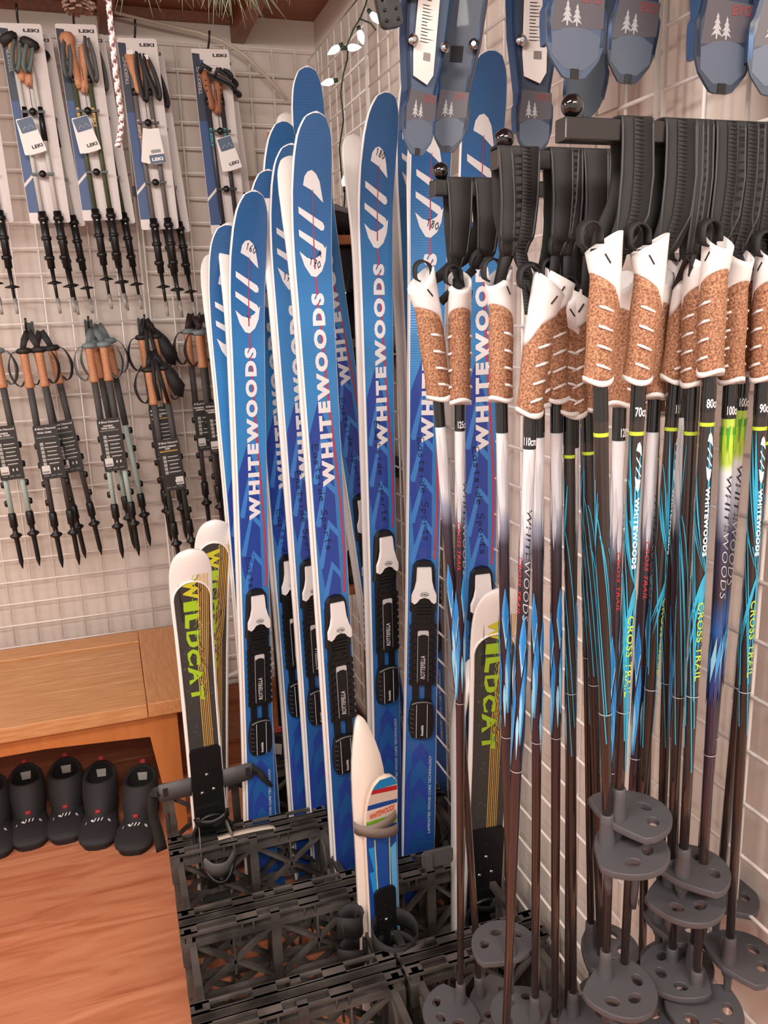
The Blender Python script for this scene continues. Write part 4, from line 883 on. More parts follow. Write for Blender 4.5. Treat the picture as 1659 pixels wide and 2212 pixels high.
# ------------------------------------------------------------------ trekking poles on the back wall
M_CORKD = mat('smooth_cork', (200, 140, 102), .6, noise=(160, (186, 124, 88), .4, .7, 3))
M_CARDW = mat('white_card', (226, 214, 210), .45); M_CARDB = mat('blue_card_print', (44, 72, 122), .45); M_CARDN = mat('navy_card_print', (34, 40, 62), .45)
M_GP = mat('grey_print', (170, 160, 158), .6); M_DP = mat('dark_print', (58, 50, 52), .6)
M_CLEAR = mat('clear_tip_cap', (214, 208, 204), .15, trans=.6)
def lump(m, x, y, z, r, h, mi): m.lathe([(r*.6, -h/2), (r, -h*.35), (r, h*.35), (r*.6, h/2)], mi, 10, Matrix.Translation((x, y, z)))
def leki(x, z, y, v, label, rot=0, tagd=True):
    """folded pole pair clipped on a tall printed card; local origin = card top centre"""
    t = thing('trekking_pole_pack', label, 'trekking poles', (x, y, z), group='trekking pole packs on white cards, upper row'); t.rotation_euler = (0, rot, 0)
    m = MB(); W, H = .112, .53
    m.cbox((0, 0, -H/2), (W, .002, H), .006, 0, axis=1)
    q = lambda P, mi, o=.0013: m.add([(a, -o, b) for a, b in P], [tuple(range(len(P)))], mi)
    q([(-.055, -.012), (-.033, -.014), (-.033, -.03), (-.024, -.03), (-.024, -.5), (-.055, -.5)], 1); q([(-.055, -.012), (-.034, -.014), (-.030, -.20), (-.055, -.20)], 2, .0016)
    q([(-.055, -.42), (-.02, -.385), (-.02, -.395), (-.055, -.43)], 0, .0019)
    put_text(m, 'LEKI', lambda a, b: (.006+.042*a, -.0016, -.022+.009*b), 3, bold=.05)
    put_text(m, 'TREKKING', lambda a, b: (-.036-.011*b, -.0019, -.125+.075*a), 4, bold=.03)
    rr = random.Random(int(v*7+x*100))
    for i in range(7): q([(-.018, -.045-i*.008), (-.018+rr.uniform(.02, .06), -.045-i*.008), (-.018+.04, -.0462-i*.008), (-.018, -.0462-i*.008)], 4, .0016)
    m.build('printed_card', [M_CARDW, M_CARDB, M_CARDN, M_DP, M_GP], t)
    sh = [mat('silver_shaft', (206, 204, 200), .35), mat('olive_shaft', (78, 84, 62), .4), mat('grey_shaft', (112, 106, 104), .35), mat('graphite_shaft', (54, 56, 60), .35)][v]
    up = [M_BLACK, sh, sh, sh][v]
    for sg, dz in ((-1, 0), (1, -.012)):
        X = sg*.021-.002; Y_ = -.022
        m = MB(); m.tube([(X-.004, Y_, -.10+dz), (X, Y_, -.30), (X+.004, Y_, -.50)], [.0075, .007, .007], 0, n=12)
        m.tube([(X, Y_, -.22), (X+.001, Y_, -.31)] if v == 0 else [(X-.003, Y_, -.14), (X-.002, Y_, -.16)], .0082, 1, n=12)
        if v: put_text(m, 'LEKI', lambda a, b: (X-.003+.008*(b-.5)-.001, Y_-.0076, -.225-.05*a), 2, bold=.04)
        m.tube([(X+.004, Y_, -.50), (X+.007, Y_, -.66)], [.0115, .0105], 3, n=12)
        for zz in (-.52, -.575, -.63): lump(m, X+.005, Y_, zz, .0145, .014, 3)
        m.tube([(X+.007, Y_, -.66), (X+.010, Y_, -.765)], [.0065, .004], 3, n=10)
        m.lathe([(.003, .006), (.020, .0), (.021, -.003), (.006, -.005)], 3, 14, Matrix.Translation((X+.008, Y_, -.70+dz)))
        m.tube([(X+.010, Y_, -.745), (X+.011, Y_, -.79)], [.0062, .0045], 4, n=10)
        m.tube([(X+.0055, Y_-.013, -.53), (X+.0055, Y_-.016, -.535)], .004, 5, n=10)
        m.build('pole_shaft', [sh, M_BLACK, [M_BLACK, mat('gold_print', (214, 164, 70), .4), mat('tan_print', (190, 150, 120), .4), mat('teal_print', (40, 150, 160), .4)][v], M_BLACK, M_CLEAR, M_STEEL], t)
        m = MB(); zt = -.045+dz-(.02 if v == 3 else 0)
        if v == 0: R_ = [(.009, -.11), (.0125, -.10), (.0115, -.06), (.0135, -.025), (.013, -.012)]
        elif v == 1: R_ = [(.010, -.13), (.0135, -.115), (.0115, -.09), (.0125, -.05), (.0155, -.02), (.021, -.006), (.022, .003), (.016, .014), (.004, .019)] if sg < 0 else [(.009, -.13), (.013, -.11), (.011, -.09), (.013, -.03), (.015, -.01), (.006, 0)]
        else: R_ = [(.009, -.11), (.0125, -.10), (.011, -.07), (.014, -.02), (.015, -.005), (.008, 0)]
        m.lathe(R_, 0, 14, Matrix.Translation((X-.005, Y_, zt)) @ Matrix.Rotation(RD(sg*7), 4, 'Y'))
        if v == 0: m.lathe([(.012, -.014), (.019, -.008), (.021, .002), (.016, .010), (.004, .013)], 1, 14, Matrix.Translation((X-.006+sg*.006, Y_-.004, zt)) @ Matrix.Rotation(RD(sg*25), 4, 'Y') @ Matrix.Diagonal((1.3, 1, 1, 1)))
        if v == 2: m.box((X-.004, Y_-.012, zt-.002), (.018, .008, .012), 2)
        if v == 3:
            for i in range(3): m.tube([(X-.005, Y_-.0125, zt-.03-.014*i), (X-.005, Y_-.0142, zt-.03-.014*i)], .0022, 1, n=8)
            m.tube([(X-.008-.012, Y_-.012, zt-.01), (X-.01, Y_-.02, zt+.010), (X+.016, Y_-.02, zt-.004)], [.005, .008, .006], 1, n=8)
        m.build('grip', [M_CORKD if v != 3 else mat('brown_cork', (150, 92, 58), .6), M_DARK, M_WHITE], t)
    for zz in (-.235, -.40):
        m = MB(); m.bar((-.030, -.034, zz), (.032, -.034, zz), .007, .007); m.sphere((0, -.036, zz), .0105, 0, 12)
        if zz > -.3: m.bar((0, -.032, -.12), (0, -.032, -.235), .003, .002)
        m.build('pole_clip', M_BLACK, t)
    ms = [mat('green_grey_strap', (96, 108, 104), .6), mat('olive_grey_strap', (88, 88, 86), .65), mat('charcoal_strap', (48, 46, 48), .65), mat('charcoal_strap', (48, 46, 48), .65)][v]
    loops = {0: [(-.018, -.05, -.03, .085), (.018, -.05, .0, .085)], 1: [(-.035, -.045, -.042, .105), (.02, -.04, .028, .12)], 2: [(-.008, -.045, -.004, .135), (.012, -.05, .034, .125)], 3: [(-.02, -.075, .045, .045), (.02, -.06, .04, .03)]}[v]
    for (a, z0, b, ln) in loops:
        m = MB()
        P = [(a, -.036, z0), (a+(b-a)*.3-.006, -.046, z0-ln*.35), (b-.004, -.048, z0-ln*.8), (b+.002, -.047, z0-ln), (b+.009, -.044, z0-ln*.85), ((a+b)/2+.012, -.04, z0-ln*.4), (a+.008, -.034, z0-.004)]
        m.ribbon(P, [(1, .4, 0)]*3+[(.5, .9, 0)]+[(1, -.4, 0)]*3, [.004, .0065, .0075, .007, .007, .006, .004], .001); m.build('wrist_strap', ms, t)
    if tagd:
        for i in range(3):
            m = MB(); T = Matrix.Translation((.004+(-.03 if v < 2 else .0), -.05-.003*i, -.255)) @ Matrix.Rotation(RD(-6-5*i if v != 2 else 10-8*i), 4, 'Y')
            m.cbox((0, 0, -.048), (.045, .0008, .095), .004, 0, M=T, axis=1)
            if i == 2:
                if v == 2:
                    m.cbox((0, -.0007, -.083), (.045, .0006, .024), .003, 1, M=T, axis=1); nb = len(m.v); put_text(m, 'LEKI', lambda a, b: (-.016+.032*a, -.0012, -.088+.009*b), 2, bold=.04); m.v[nb:] = [tuple(T @ Vector(p)) for p in m.v[nb:]]
                    for k in range(9): m.box((-.012+k*.003, -.0008, -.062), (.0012 if k % 2 else .002, .0004, .009), 3, T)
                else:
                    m.cbox((0, -.0007, -.02), (.043, .0006, .036), .003, 1, M=T, axis=1)
                    nb = len(m.v); put_text(m, 'LEKI', lambda a, b: (-.012+.030*a, -.0012, -.082+.009*b), 3, bold=.04)
                    m.v[nb:] = [tuple(T @ Vector(p)) for p in m.v[nb:]]
                    m.tube([(-.015, -.0014, -.03), (-.006, -.0014, -.022), (.0, -.0014, -.03), (.008, -.0014, -.02), (.017, -.0014, -.033)], .0006, 2, n=4, M=T)
            m.build('hang_tag', [mat('tag_paper', (238, 232, 228), .5), mat('slate_print', (84, 98, 124), .5), M_LET, M_DP], t)
    return t
def hook(x, z, ln, label, row):
    t = thing('wall_hook', label, 'hook', (x, 0, z), group=row)
    m = MB(); m.box((0, -.006, -.008), (.026, .004, .05)); m.box((-.009, .0, .018), (.006, .014, .006)); m.box((.009, .0, .018), (.006, .014, .006)); m.build('hook_plate', M_BLACK, t)
    m = MB(); m.tube([(0, -.006, -.004), (0, -.05, -.006), (0, -ln+.02, -.008), (.001, -ln, .004), (.003, -ln-.008, .03)], .0032, n=8); m.build('hook_rod', M_BLACK, t)
place = [(-.858, 2.318, 0, 'silver-shafted trekking pole pack with dark mushroom grips and a hang tag'), (-.710, 2.326, 1, 'olive trekking pole pack with a big pear-shaped cork knob'), (-.545, 2.300, 2, 'grey trekking pole pack with two black strap loops and a pale price tag'), (-.335, 2.284, 3, 'dark trekking pole pack with brown holed grips, nearest the corner')]
for x, z, v, la in place:
    leki(x, z, -.150, v, la, RD(-2))
    leki(x+.022, z-.006, -.085, v, la.replace('trekking pole pack', 'trekking poles hanging behind the front pack').split(' and ')[0], RD(-4), False)
    hook(x-.004, z+.012, .17, 'black hook holding the %s' % la.split(' with')[0], 'black hooks of the upper pole row')
leki(-1.005, 2.32, -.15, 0, 'trekking pole pack cut off by the left edge, upper row', RD(-1), True)

def bd(x, z, y, v, label, rot=0, drop=0, card=True):
    """cork trekking pole pair with a black hang card; local origin at the grip tops"""
    t = thing('cork_trekking_poles', label, 'trekking poles', (x, y, z), group='black carded cork pole pairs, lower row'); t.rotation_euler = (0, rot, 0)
    head = [M_DARK, mat('blue_grey_grip_top', (120, 132, 138), .6), M_DARK, mat('blue_grey_grip_top', (120, 132, 138), .6)][v]
    low = [mat('charcoal_shaft', (66, 62, 62), .45), mat('mint_shaft', (176, 196, 190), .45), mat('dark_green_shaft', (48, 52, 48), .4), mat('charcoal_shaft', (66, 62, 62), .45)][v]
    for sg in (-1, 1):
        X = sg*.0215; dx = sg*.004
        m = MB(); m.lathe([(.0125, -.112), (.0150, -.108), (.0125, -.095), (.0115, -.06), (.0125, -.02), (.0125, -.006)], 0, 14, Matrix.Translation((X, 0, 0)))
        m.lathe([(.012, -.010), (.019, -.006), (.0205, .0), (.015, .007), (.003, .009)], 1, 14, Matrix.Translation((X+.002, 0, 0)) @ Matrix.Diagonal((1.15, 1, 1, 1)))
        m.build('grip', [M_CORKD, head], t)
        m = MB(); m.tube([(X, 0, -.108), (X+dx*.3, 0, -.27)], .0100, 0, n=12); m.tube([(X+dx*.3, 0, -.27), (X+dx, 0, -.52)], .008, 1, n=12)
        m.lathe([(.009, -.50), (.012, -.505), (.012, -.545), (.008, -.55), (.0075, -.565), (.018, -.572), (.0185, -.577), (.008, -.585), (.0075, -.60), (.0072, -.66), (.004, -.675), (.0015, -.685)], 2, 14, Matrix.Translation((X+dx, 0, 0)))
        for zz in (-.29, -.35, -.41, -.47): lump(m, X+sg*.012, .004, zz, .008, .02, 2)
        m.build('pole_shaft', [mat('foam_shaft', (72, 70, 70), .7), low, M_BLACK], t)
    if card:
        m = MB(); w, h, z0 = .070, .168, -.225-drop*0
        m.cbox((0, -.016, z0-h/2), (w, .0016, h), .004, 0, axis=1); o = -.0172
        put_text(m, 'Black Diamond', lambda a, b: (-.022+.052*a, o, z0-.014+.006*b), 1, bold=.03)
        m.add([(-.030, o, z0-.011), (-.027, o, z0-.015), (-.024, o, z0-.011), (-.027, o, z0-.007)], [(0, 1, 2, 3)], 1)
        L1, L2 = [('TRAIL CORK', ''), ("WOMEN'S", 'TRAIL CORK'), ('ALPINE CARBON', 'CORK'), ("WOMEN'S ALPINE", 'CARBON CORK')][v]
        put_text(m, L1, lambda a, b: (-.004-.0021*len(L1)+.0042*len(L1)*a, o, z0-.026+.0055*b), 1, bold=.05)
        if L2: put_text(m, L2, lambda a, b: (-.004-.0021*len(L2)+.0042*len(L2)*a, o, z0-.033+.0055*b), 1, bold=.05)
        m.box((-.002, -.0172, z0-.038), (.056, .0006, .004), [3, 3, 4, 5][v])
        for i in range(6 if v < 2 else 5):
            zz = z0-.058-i*.0125; m.box((-.018, -.0172, zz), (.010, .0006, .010), 2); m.box((.008, -.0172, zz+.001), (.032+.006*sin(i*2), .0006, .0022), 1); m.box((.005, -.0172, zz-.003), (.026, .0006, .0008), 3)
        m.cbox(((-.018 if v != 2 else .018), -.0176, z0-.138), (.024, .0006, .026), .002, 1, axis=1)
        for k in range(8): m.box(((-.018 if v != 2 else .018)-.009+k*.0025, -.0181, z0-.145), (.001 if k % 2 else .0016, .0004, .006), 0)
        for k in range(2): m.box((.006+k*.011, -.0172, z0-.138), (.004, .0006, .008), 1)
        for k in range(3): m.box((-.02+k*.019, -.0172, z0-.157), (.014, .0006, .0035), 3)
        m.build('hang_card', [mat('black_card', (42, 38, 37), .5), mat('card_white_print', (222, 216, 212), .5), mat('card_grey_icon', (170, 166, 162), .5), mat('card_dim_print', (112, 116, 112), .5), mat('card_gold_print', (190, 150, 62), .5), mat('card_black_bar', (42, 38, 37), .5)], t)
    sm = [mat('black_soft_strap', (46, 44, 46), .75), mat('grey_mint_strap', (104, 112, 114), .7), M_STRAPD, mat('wine_black_strap', (50, 34, 38), .7)][v]
    for sg in (-1, 1):
        m = MB(); X = sg*.0215; k = 1+.2*sg
        m.ribbon([(X, -.006, .004), (X*.6, -.004, .030), (0, .03, .052)], (1, 0, .4*sg), [.008, .010, .012], .0015); 
        m.ribbon([(X+sg*.010, -.004, .0), (X+sg*.034, -.01, -.008), (X+sg*.048, -.006, -.05), (X+sg*.040, .0, -.090), (X+sg*.024, .006, -.105), (X+sg*.012, .006, -.09)], [(0, 1, 0)]*2+[(.3*sg, 1, 0)]*4, [.006, .009, .011, .011, .009, .006], .0012); m.build('wrist_strap', sm, t)
    if v == 2:
        m = MB()
        m.ribbon([(-.004, -.02, .03), (-.010, -.024, -.04), (-.004, -.022, -.10)], (1, 0, 0), .006, .001); m.ribbon([(.002, -.02, .03), (.012, -.024, -.04), (.022, -.022, -.11)], (1, 0, 0), .006, .001)
        m.loft([[(.02, -.01, .03), (.05, -.014, .0), (.05, -.002, .0), (.02, -.0, .03)], [(.03, -.016, -.05), (.082, -.02, -.06), (.082, -.006, -.06), (.03, -.004, -.05)], [(.045, -.014, -.09), (.070, -.016, -.10), (.070, -.008, -.10), (.045, -.008, -.09)]], 0)
        m.build('draped_strap', M_STRAPD, t)
    return t
for (x, rw, names_) in ((-.945, 0, 'leftmost'), (-.768, 0, 'second'), (-.603, 0, 'third'), (-.434, 0, 'rightmost')): hook(x, 1.488, .16, 'black hook of the lower pole row, %s of the four' % names_, 'black hooks of the lower pole row')
bd(-.938, 1.425, -.165, 0, 'cork trekking poles with black straps and a plain trail card, lower left', RD(-3))
bd(-.905, 1.425, -.09, 0, 'second cork pole pair crammed behind the lower left one', RD(-6))
bd(-.752, 1.432, -.165, 1, 'cork trekking poles with blue-grey tops and mint lower shafts', RD(-3))
bd(-.735, 1.44, -.095, 1, 'second cork pole pair behind the mint-shafted one', RD(-5), card=False)
bd(-.590, 1.450, -.09, 2, 'cork trekking poles with a black draped strap and pocket, rear pair', RD(-3), card=True)
bd(-.583, 1.352, -.165, 2, 'cork trekking poles hung lowest, with a gold-barred black card', RD(-4))
bd(-.418, 1.458, -.15, 3, 'cork trekking poles half hidden behind the leftmost blue skis', RD(-3))
bd(-.445, 1.462, -.085, 3, 'second cork pole pair behind the one next to the blue skis', RD(-2))
bd(-1.06, 1.425, -.12, 1, 'cork trekking poles cut off by the left edge, lower row', RD(-3))

# ------------------------------------------------------------------ bench with shoes under it
M_OAK = mat('honey_oak', (216, 158, 104), .42, coat=.15, noise=(9, (188, 126, 78), .35, .72, 6), stretch=(1.2, 16, 12))
M_OAKX = mat('honey_oak_end', (212, 150, 96), .42, coat=.15, noise=(9, (190, 128, 78), .35, .72, 6), stretch=(16, 1.2, 12))
M_OAKP = mat('plain_orange_wood', (206, 128, 70), .4, noise=(6, (196, 118, 62), .3, .7, 4), stretch=(6, 6, 1))
t = thing('wooden_bench', 'honey-coloured wooden bench with a slatted top against the back wall', 'bench', (-1.25, -.335, 0))
HB = .445; X1 = .655; Y0, Y1_ = -.305, .30
m = MB(); m.box((X1-.062, (Y0+Y1_)/2, HB-.022), (.124, Y1_-Y0, .044)); m.build('end_board', M_OAKX, t, .004)
m = MB(); m.box((-.1, Y0+.06, HB-.022), (1.26, .12, .044)); m.build('front_rail', M_OAK, t, .003)
m = MB(); m.box((-.1, Y1_-.05, HB-.022), (1.26, .10, .044)); m.build('back_rail', M_OAK, t, .003)
yy = Y0+.122; n = 5; ws = (Y1_-.102-yy)/n
for i in range(n):
    m = MB(); m.box((-.1, yy+ws*(i+.5), HB-.0255), (1.258, ws-.005, .036)); m.build('slat', M_OAK, t, .002)
m = MB(); P = [(-.75, .40), (-.75, .325), (-.3, .345), (.25, .345), (.53, .325), (.53, .40)]
m.add([(a, Y0+.035, b) for a, b in P]+[(a, Y0+.055, b) for a, b in P], [tuple(range(6)), tuple(range(6, 12))[::-1]]+[(i, (i+1) % 6, 6+(i+1) % 6, 6+i)[::-1] for i in range(6)]); m.build('apron', M_OAKP, t)
for sy, ya in ((1, Y0+.03), (-1, Y1_-.08)):
    for xa in (.525, -.7):
        m = MB(); b = .05
        m.loft([[(xa+.045, ya, 0), (xa+.085, ya, 0), (xa+.085, ya+.045, 0), (xa+.045, ya+.045, 0)], [(xa, ya, .36), (xa+.085, ya, .36), (xa+.085, ya+b, .36), (xa, ya+b, .36)], [(xa-.005, ya, .401), (xa+.085, ya, .401), (xa+.085, ya+b, .401), (xa-.005, ya+b, .401)]], 0, sm=False); m.build('leg', M_OAKP, t)
M_SHOE = mat('black_boot_fabric', (38, 36, 40), .7, bump=(180, .5, .001)); M_SOLE = mat('boot_sole', (24, 22, 24), .5); M_REDTAB = mat('red_pull_tab', (170, 44, 50), .6); M_IN = mat('boot_lining', (16, 15, 16), .9)
def shoe_meshes(parent):
    m = MB(); R = []   # foot body, toe toward -y
    for y, w, h, z0 in ((.135, .022, .075, .02), (.128, .033, .09, .012), (.10, .037, .098, .010), (.05, .037, .095, .010), (.0, .040, .088, .010), (-.05, .047, .074, .010), (-.09, .047, .058, .010), (-.118, .040, .046, .011), (-.133, .028, .036, .014), (-.139, .012, .026, .017)):
        R.append([(w*(abs(cos(a))**.8)*(1 if cos(a) > 0 else -1), y, z0+(h-z0)*(.5+.5*sin(a)) if sin(a) > 0 else z0+(h-z0)*.5*(1-abs(sin(a))**.5)) for a in [2*pi*k/20 for k in range(20)]])
    m.loft(R, 0); m.build('boot_upper', M_SHOE, parent)
    m = MB(); R = []
    for z, yf, yb, w, off in ((.05, -.05, .128, .038, 0), (.09, -.042, .132, .041, 0), (.13, -.022, .134, .043, .0), (.165, -.002, .136, .043, 0), (.19, .014, .138, .041, 0)):
        yc = (yf+yb)/2; hy = (yb-yf)/2
        R.append([(w*cos(a), yc+hy*sin(a), z+.028*max(0, sin(a))-.014*max(0, -sin(a))*0) for a in [2*pi*k/24 for k in range(24)]])
    yc, hy = .077, .061
    R.append([(.037*cos(a), yc+(hy-.001)*sin(a), .197+.028*max(0, sin(a))) for a in [2*pi*k/24 for k in range(24)]])
    R.append([(.031*cos(a), yc+(hy-.008)*sin(a), .19+.028*max(0, sin(a))) for a in [2*pi*k/24 for k in range(24)]])
    m.loft(R, 0, cap0=False, cap1=False)
    Rr = [R[-1], [(.030*cos(a), .07+.045*sin(a), .10) for a in [2*pi*k/24 for k in range(24)]]]; m.loft(Rr, 1, cap0=False, cap1=True); m.build('collar', [M_SHOE, M_IN], parent)
    m = MB(); P = []
    for k in range(28):
        a = 2*pi*k/28; y = .0+.139*sin(a); w = .043*(abs(cos(a))**.6)*(1 if cos(a) > 0 else -1)*(1.08 if y < 0 else .86); P.append((w, y))
    m.prism(P, 0, .022, 0); m.build('sole', M_SOLE, parent)
    m = MB(); P = lambda x, y: (x, y)
    def on(x, y, lift=.0015):   # on the sloping toe band
        z = .089+(y+.0)*.28-.0*abs(x); w = .0455; zz = z*(1-.55*(abs(x)/w)**2.6)+.003; return (x, y-lift*.5, zz+lift)
    y0 = -.052
    for P_ in ([(-.018, 0), (-.014, -.006), (-.008, -.0085), (-.010, -.004), (-.012, .001)], [(-.007, .003), (-.004, .003), (-.007, -.007), (-.009, -.007)], [(.001, .003), (.004, .003), (.001, -.007), (-.002, -.007)], [(.009, .003), (.012, .003), (.009, -.006), (.006, -.007)], [(.022, .002), (.040, .003), (.040, -.003), (.023, -.005)], [(-.040, .0), (-.026, .001), (-.028, -.005), (-.040, -.005)]):
        m.add([on(a, y0+b*1.5, .0034) for a, b in P_], [tuple(range(len(P_)))])
    m.build('white_toe_marks', M_LET, parent)
    m = MB(); m.ribbon([(0, -.022, .090), (0, -.034, .108), (0, -.040, .100), (0, -.034, .088)], (1, 0, 0), .006, .0012); m.build('front_pull_tab', M_REDTAB, parent)
    m = MB(); m.ribbon([(0, .136, .205), (0, .142, .236), (0, .146, .236), (0, .143, .20)], (1, 0, 0), .006, .0012); m.build('heel_pull_tab', M_REDTAB, parent)
    m = MB(); m.add([(-.012, .118, .195), (.012, .118, .195), (.010, .115, .16), (-.010, .115, .16)], [(0, 1, 2, 3)]); m.build('size_label', mat('grey_size_label', (176, 170, 164), .6), parent)
sh0 = None
for k, (px, py, yaw, la) in enumerate(((285, 1850, -14, 'black ski boot under the bench, rightmost by the bench leg'), (210, 1838, -7, 'black ski boot under the bench, second from the bench leg'), (143, 1825, -2, 'black ski boot under the bench, middle of the row and pushed farthest back'), (68, 1838, 4, 'black ski boot under the bench, fourth from the bench leg'), (-8, 1860, 6, 'black ski boot under the bench, cut off by the left edge'))):
    p = atZ(px, py, .0); a = RD(yaw)
    if sh0 is None: sh0 = thing('ski_boot', 'x', 'boot'); shoe_meshes(sh0); o = sh0
    else: o = copy_tree(sh0)
    o.location = (p.x+.117*sin(-a), p.y+.117*cos(a), .001); o.rotation_euler = (0, 0, a); o['label'] = la; o['group'] = 'black boots under the bench'; o.scale = (1.24, .84, .72)

# ------------------------------------------------------------------ shelf rack in the corner with boots
M_PINE = mat('orange_pine_shelf', (204, 132, 84), .45, noise=(9, (184, 112, 68), .3, .7, 5), stretch=(1, 12, 12))
YS = -.785
zs = [atY(745, 506, YS).z, atY(770, 794, YS).z, atY(855, 1040, YS).z, atY(866, 1255, YS).z]
t = thing('shelf_rack', 'orange pine shelf rack in the corner behind the blue skis', 'shelf', (-.17, YS+.15, 0))
for z in zs:
    m = MB(); m.box((0, 0, z-.012), (.32, .29, .022)); m.build('shelf_board', M_PINE, t, .002)
for sx in (-1, 1):
    for sy in (-1, 1):
        m = MB(); m.box((sx*.147, sy*.125, zs[0]/2-.012), (.022, .022, zs[0]-.024)); m.build('post', M_BLACK, t)
def small_boot(p, yaw, lacecol, label, white=False):
    b = thing('winter_boot', label, 'boot', p, group='boots on the corner shelves'); b.rotation_euler = (0, 0, yaw); shoe_meshes(b)
    m = MB()
    for i in range(5):
        z = .10+.018*i; y = -.022+.013*i
        m.tube([(-.018, y, z), (0, y-.010, z+.008), (.018, y, z)], .0022, n=6); m.tube([(-.018, y, z+.012), (0, y-.010, z+.002), (.018, y, z+.012)], .0022, n=6)
    m.build('laces', lacecol, b)
    if white: m = MB(); m.cbox((0, -.06, .055), (.088, .10, .03), .02, 0); m.build('toe_rand', mat('pale_grey_rand', (176, 174, 174), .6), b)
    return b
ML1 = mat('speckled_lace', (120, 116, 112), .7, noise=(200, (30, 28, 28), .45, .55, 1)); ML2 = mat('red_lace', (196, 52, 54), .6)
small_boot((-.155, YS+.15, zs[1]+.001), RD(35), ML1, 'grey boot with speckled laces on the second shelf of the rack', True)
small_boot((-.05, YS+.16, zs[1]+.001), RD(20), ML1, 'dark boot behind the middle ski on the second shelf')
small_boot((-.06, YS+.15, zs[2]+.001), RD(50), ML1, 'black boot at the right end of the third shelf')
small_boot((-.275, YS+.15, zs[3]+.001), RD(-30), ML2, 'black boot with red laces at the left end of the lowest shelf')
small_boot((-.17, YS+.15, zs[3]+.001), RD(-20), ML2, 'black boot with red laces next to it on the lowest shelf')
small_boot((-.065, YS+.15, zs[3]+.001), RD(-30), ML1, 'black boot at the right of the lowest shelf')
small_boot((-.40, YS+.13, .001), RD(-30), ML2, 'black boot with red laces on the floor below the rack')
small_boot((-.27, YS+.10, .001), RD(-40), ML1, 'black boot on the floor under the middle of the rack')
m = MB(); R = []
for x, h, w in ((-.11, .02, .05), (-.09, .07, .09), (-.03, .095, .11), (.05, .085, .11), (.10, .05, .09), (.115, .015, .05)):
    R.append([(x, w*cos(a), .045*0+h*.5+h*.5*sin(a)) for a in [2*pi*k/16 for k in range(16)]])
m.loft(R, 0); m.ribbon([(-.10, -.085, .05), (-.02, -.112, .075), (.08, -.10, .055)], (0, .3, 1), .007, .0012, 1); m.tube([(-.1, -.09, .055), (-.112, -.095, .06)], .007, 2, n=10)
o = m.build('pouch', [mat('charcoal_nylon', (52, 50, 54), .6, bump=(40, .4, .003)), mat('pale_reflective_trim', (170, 168, 172), .4), M_STEEL]); o.location = (-.165, YS+.13, zs[0]+.001); tag(o, 'charcoal nylon pouch with pale trim on the top shelf in the corner', 'pouch')
m = MB(); m.box((0, 0, .07), (.30, .2, .14)); o = m.build('storage_box', M_DARK, None, .004); o.location = (-.20, YS+.15, zs[1]+.235); o.scale = (1, .9, .8); bpy.data.objects.remove(o)
m = MB(); m.box((0, 0, -.055), (.30, .24, .10)); m.box((-.06, -.05, -.13), (.05, .05, .06)); o = m.build('hanging_tray', M_DARK, None, .004); o.location = (-.165, YS+.15, zs[0]-.027); tag(o, 'black tray fixed under the top shelf of the corner rack', 'tray')

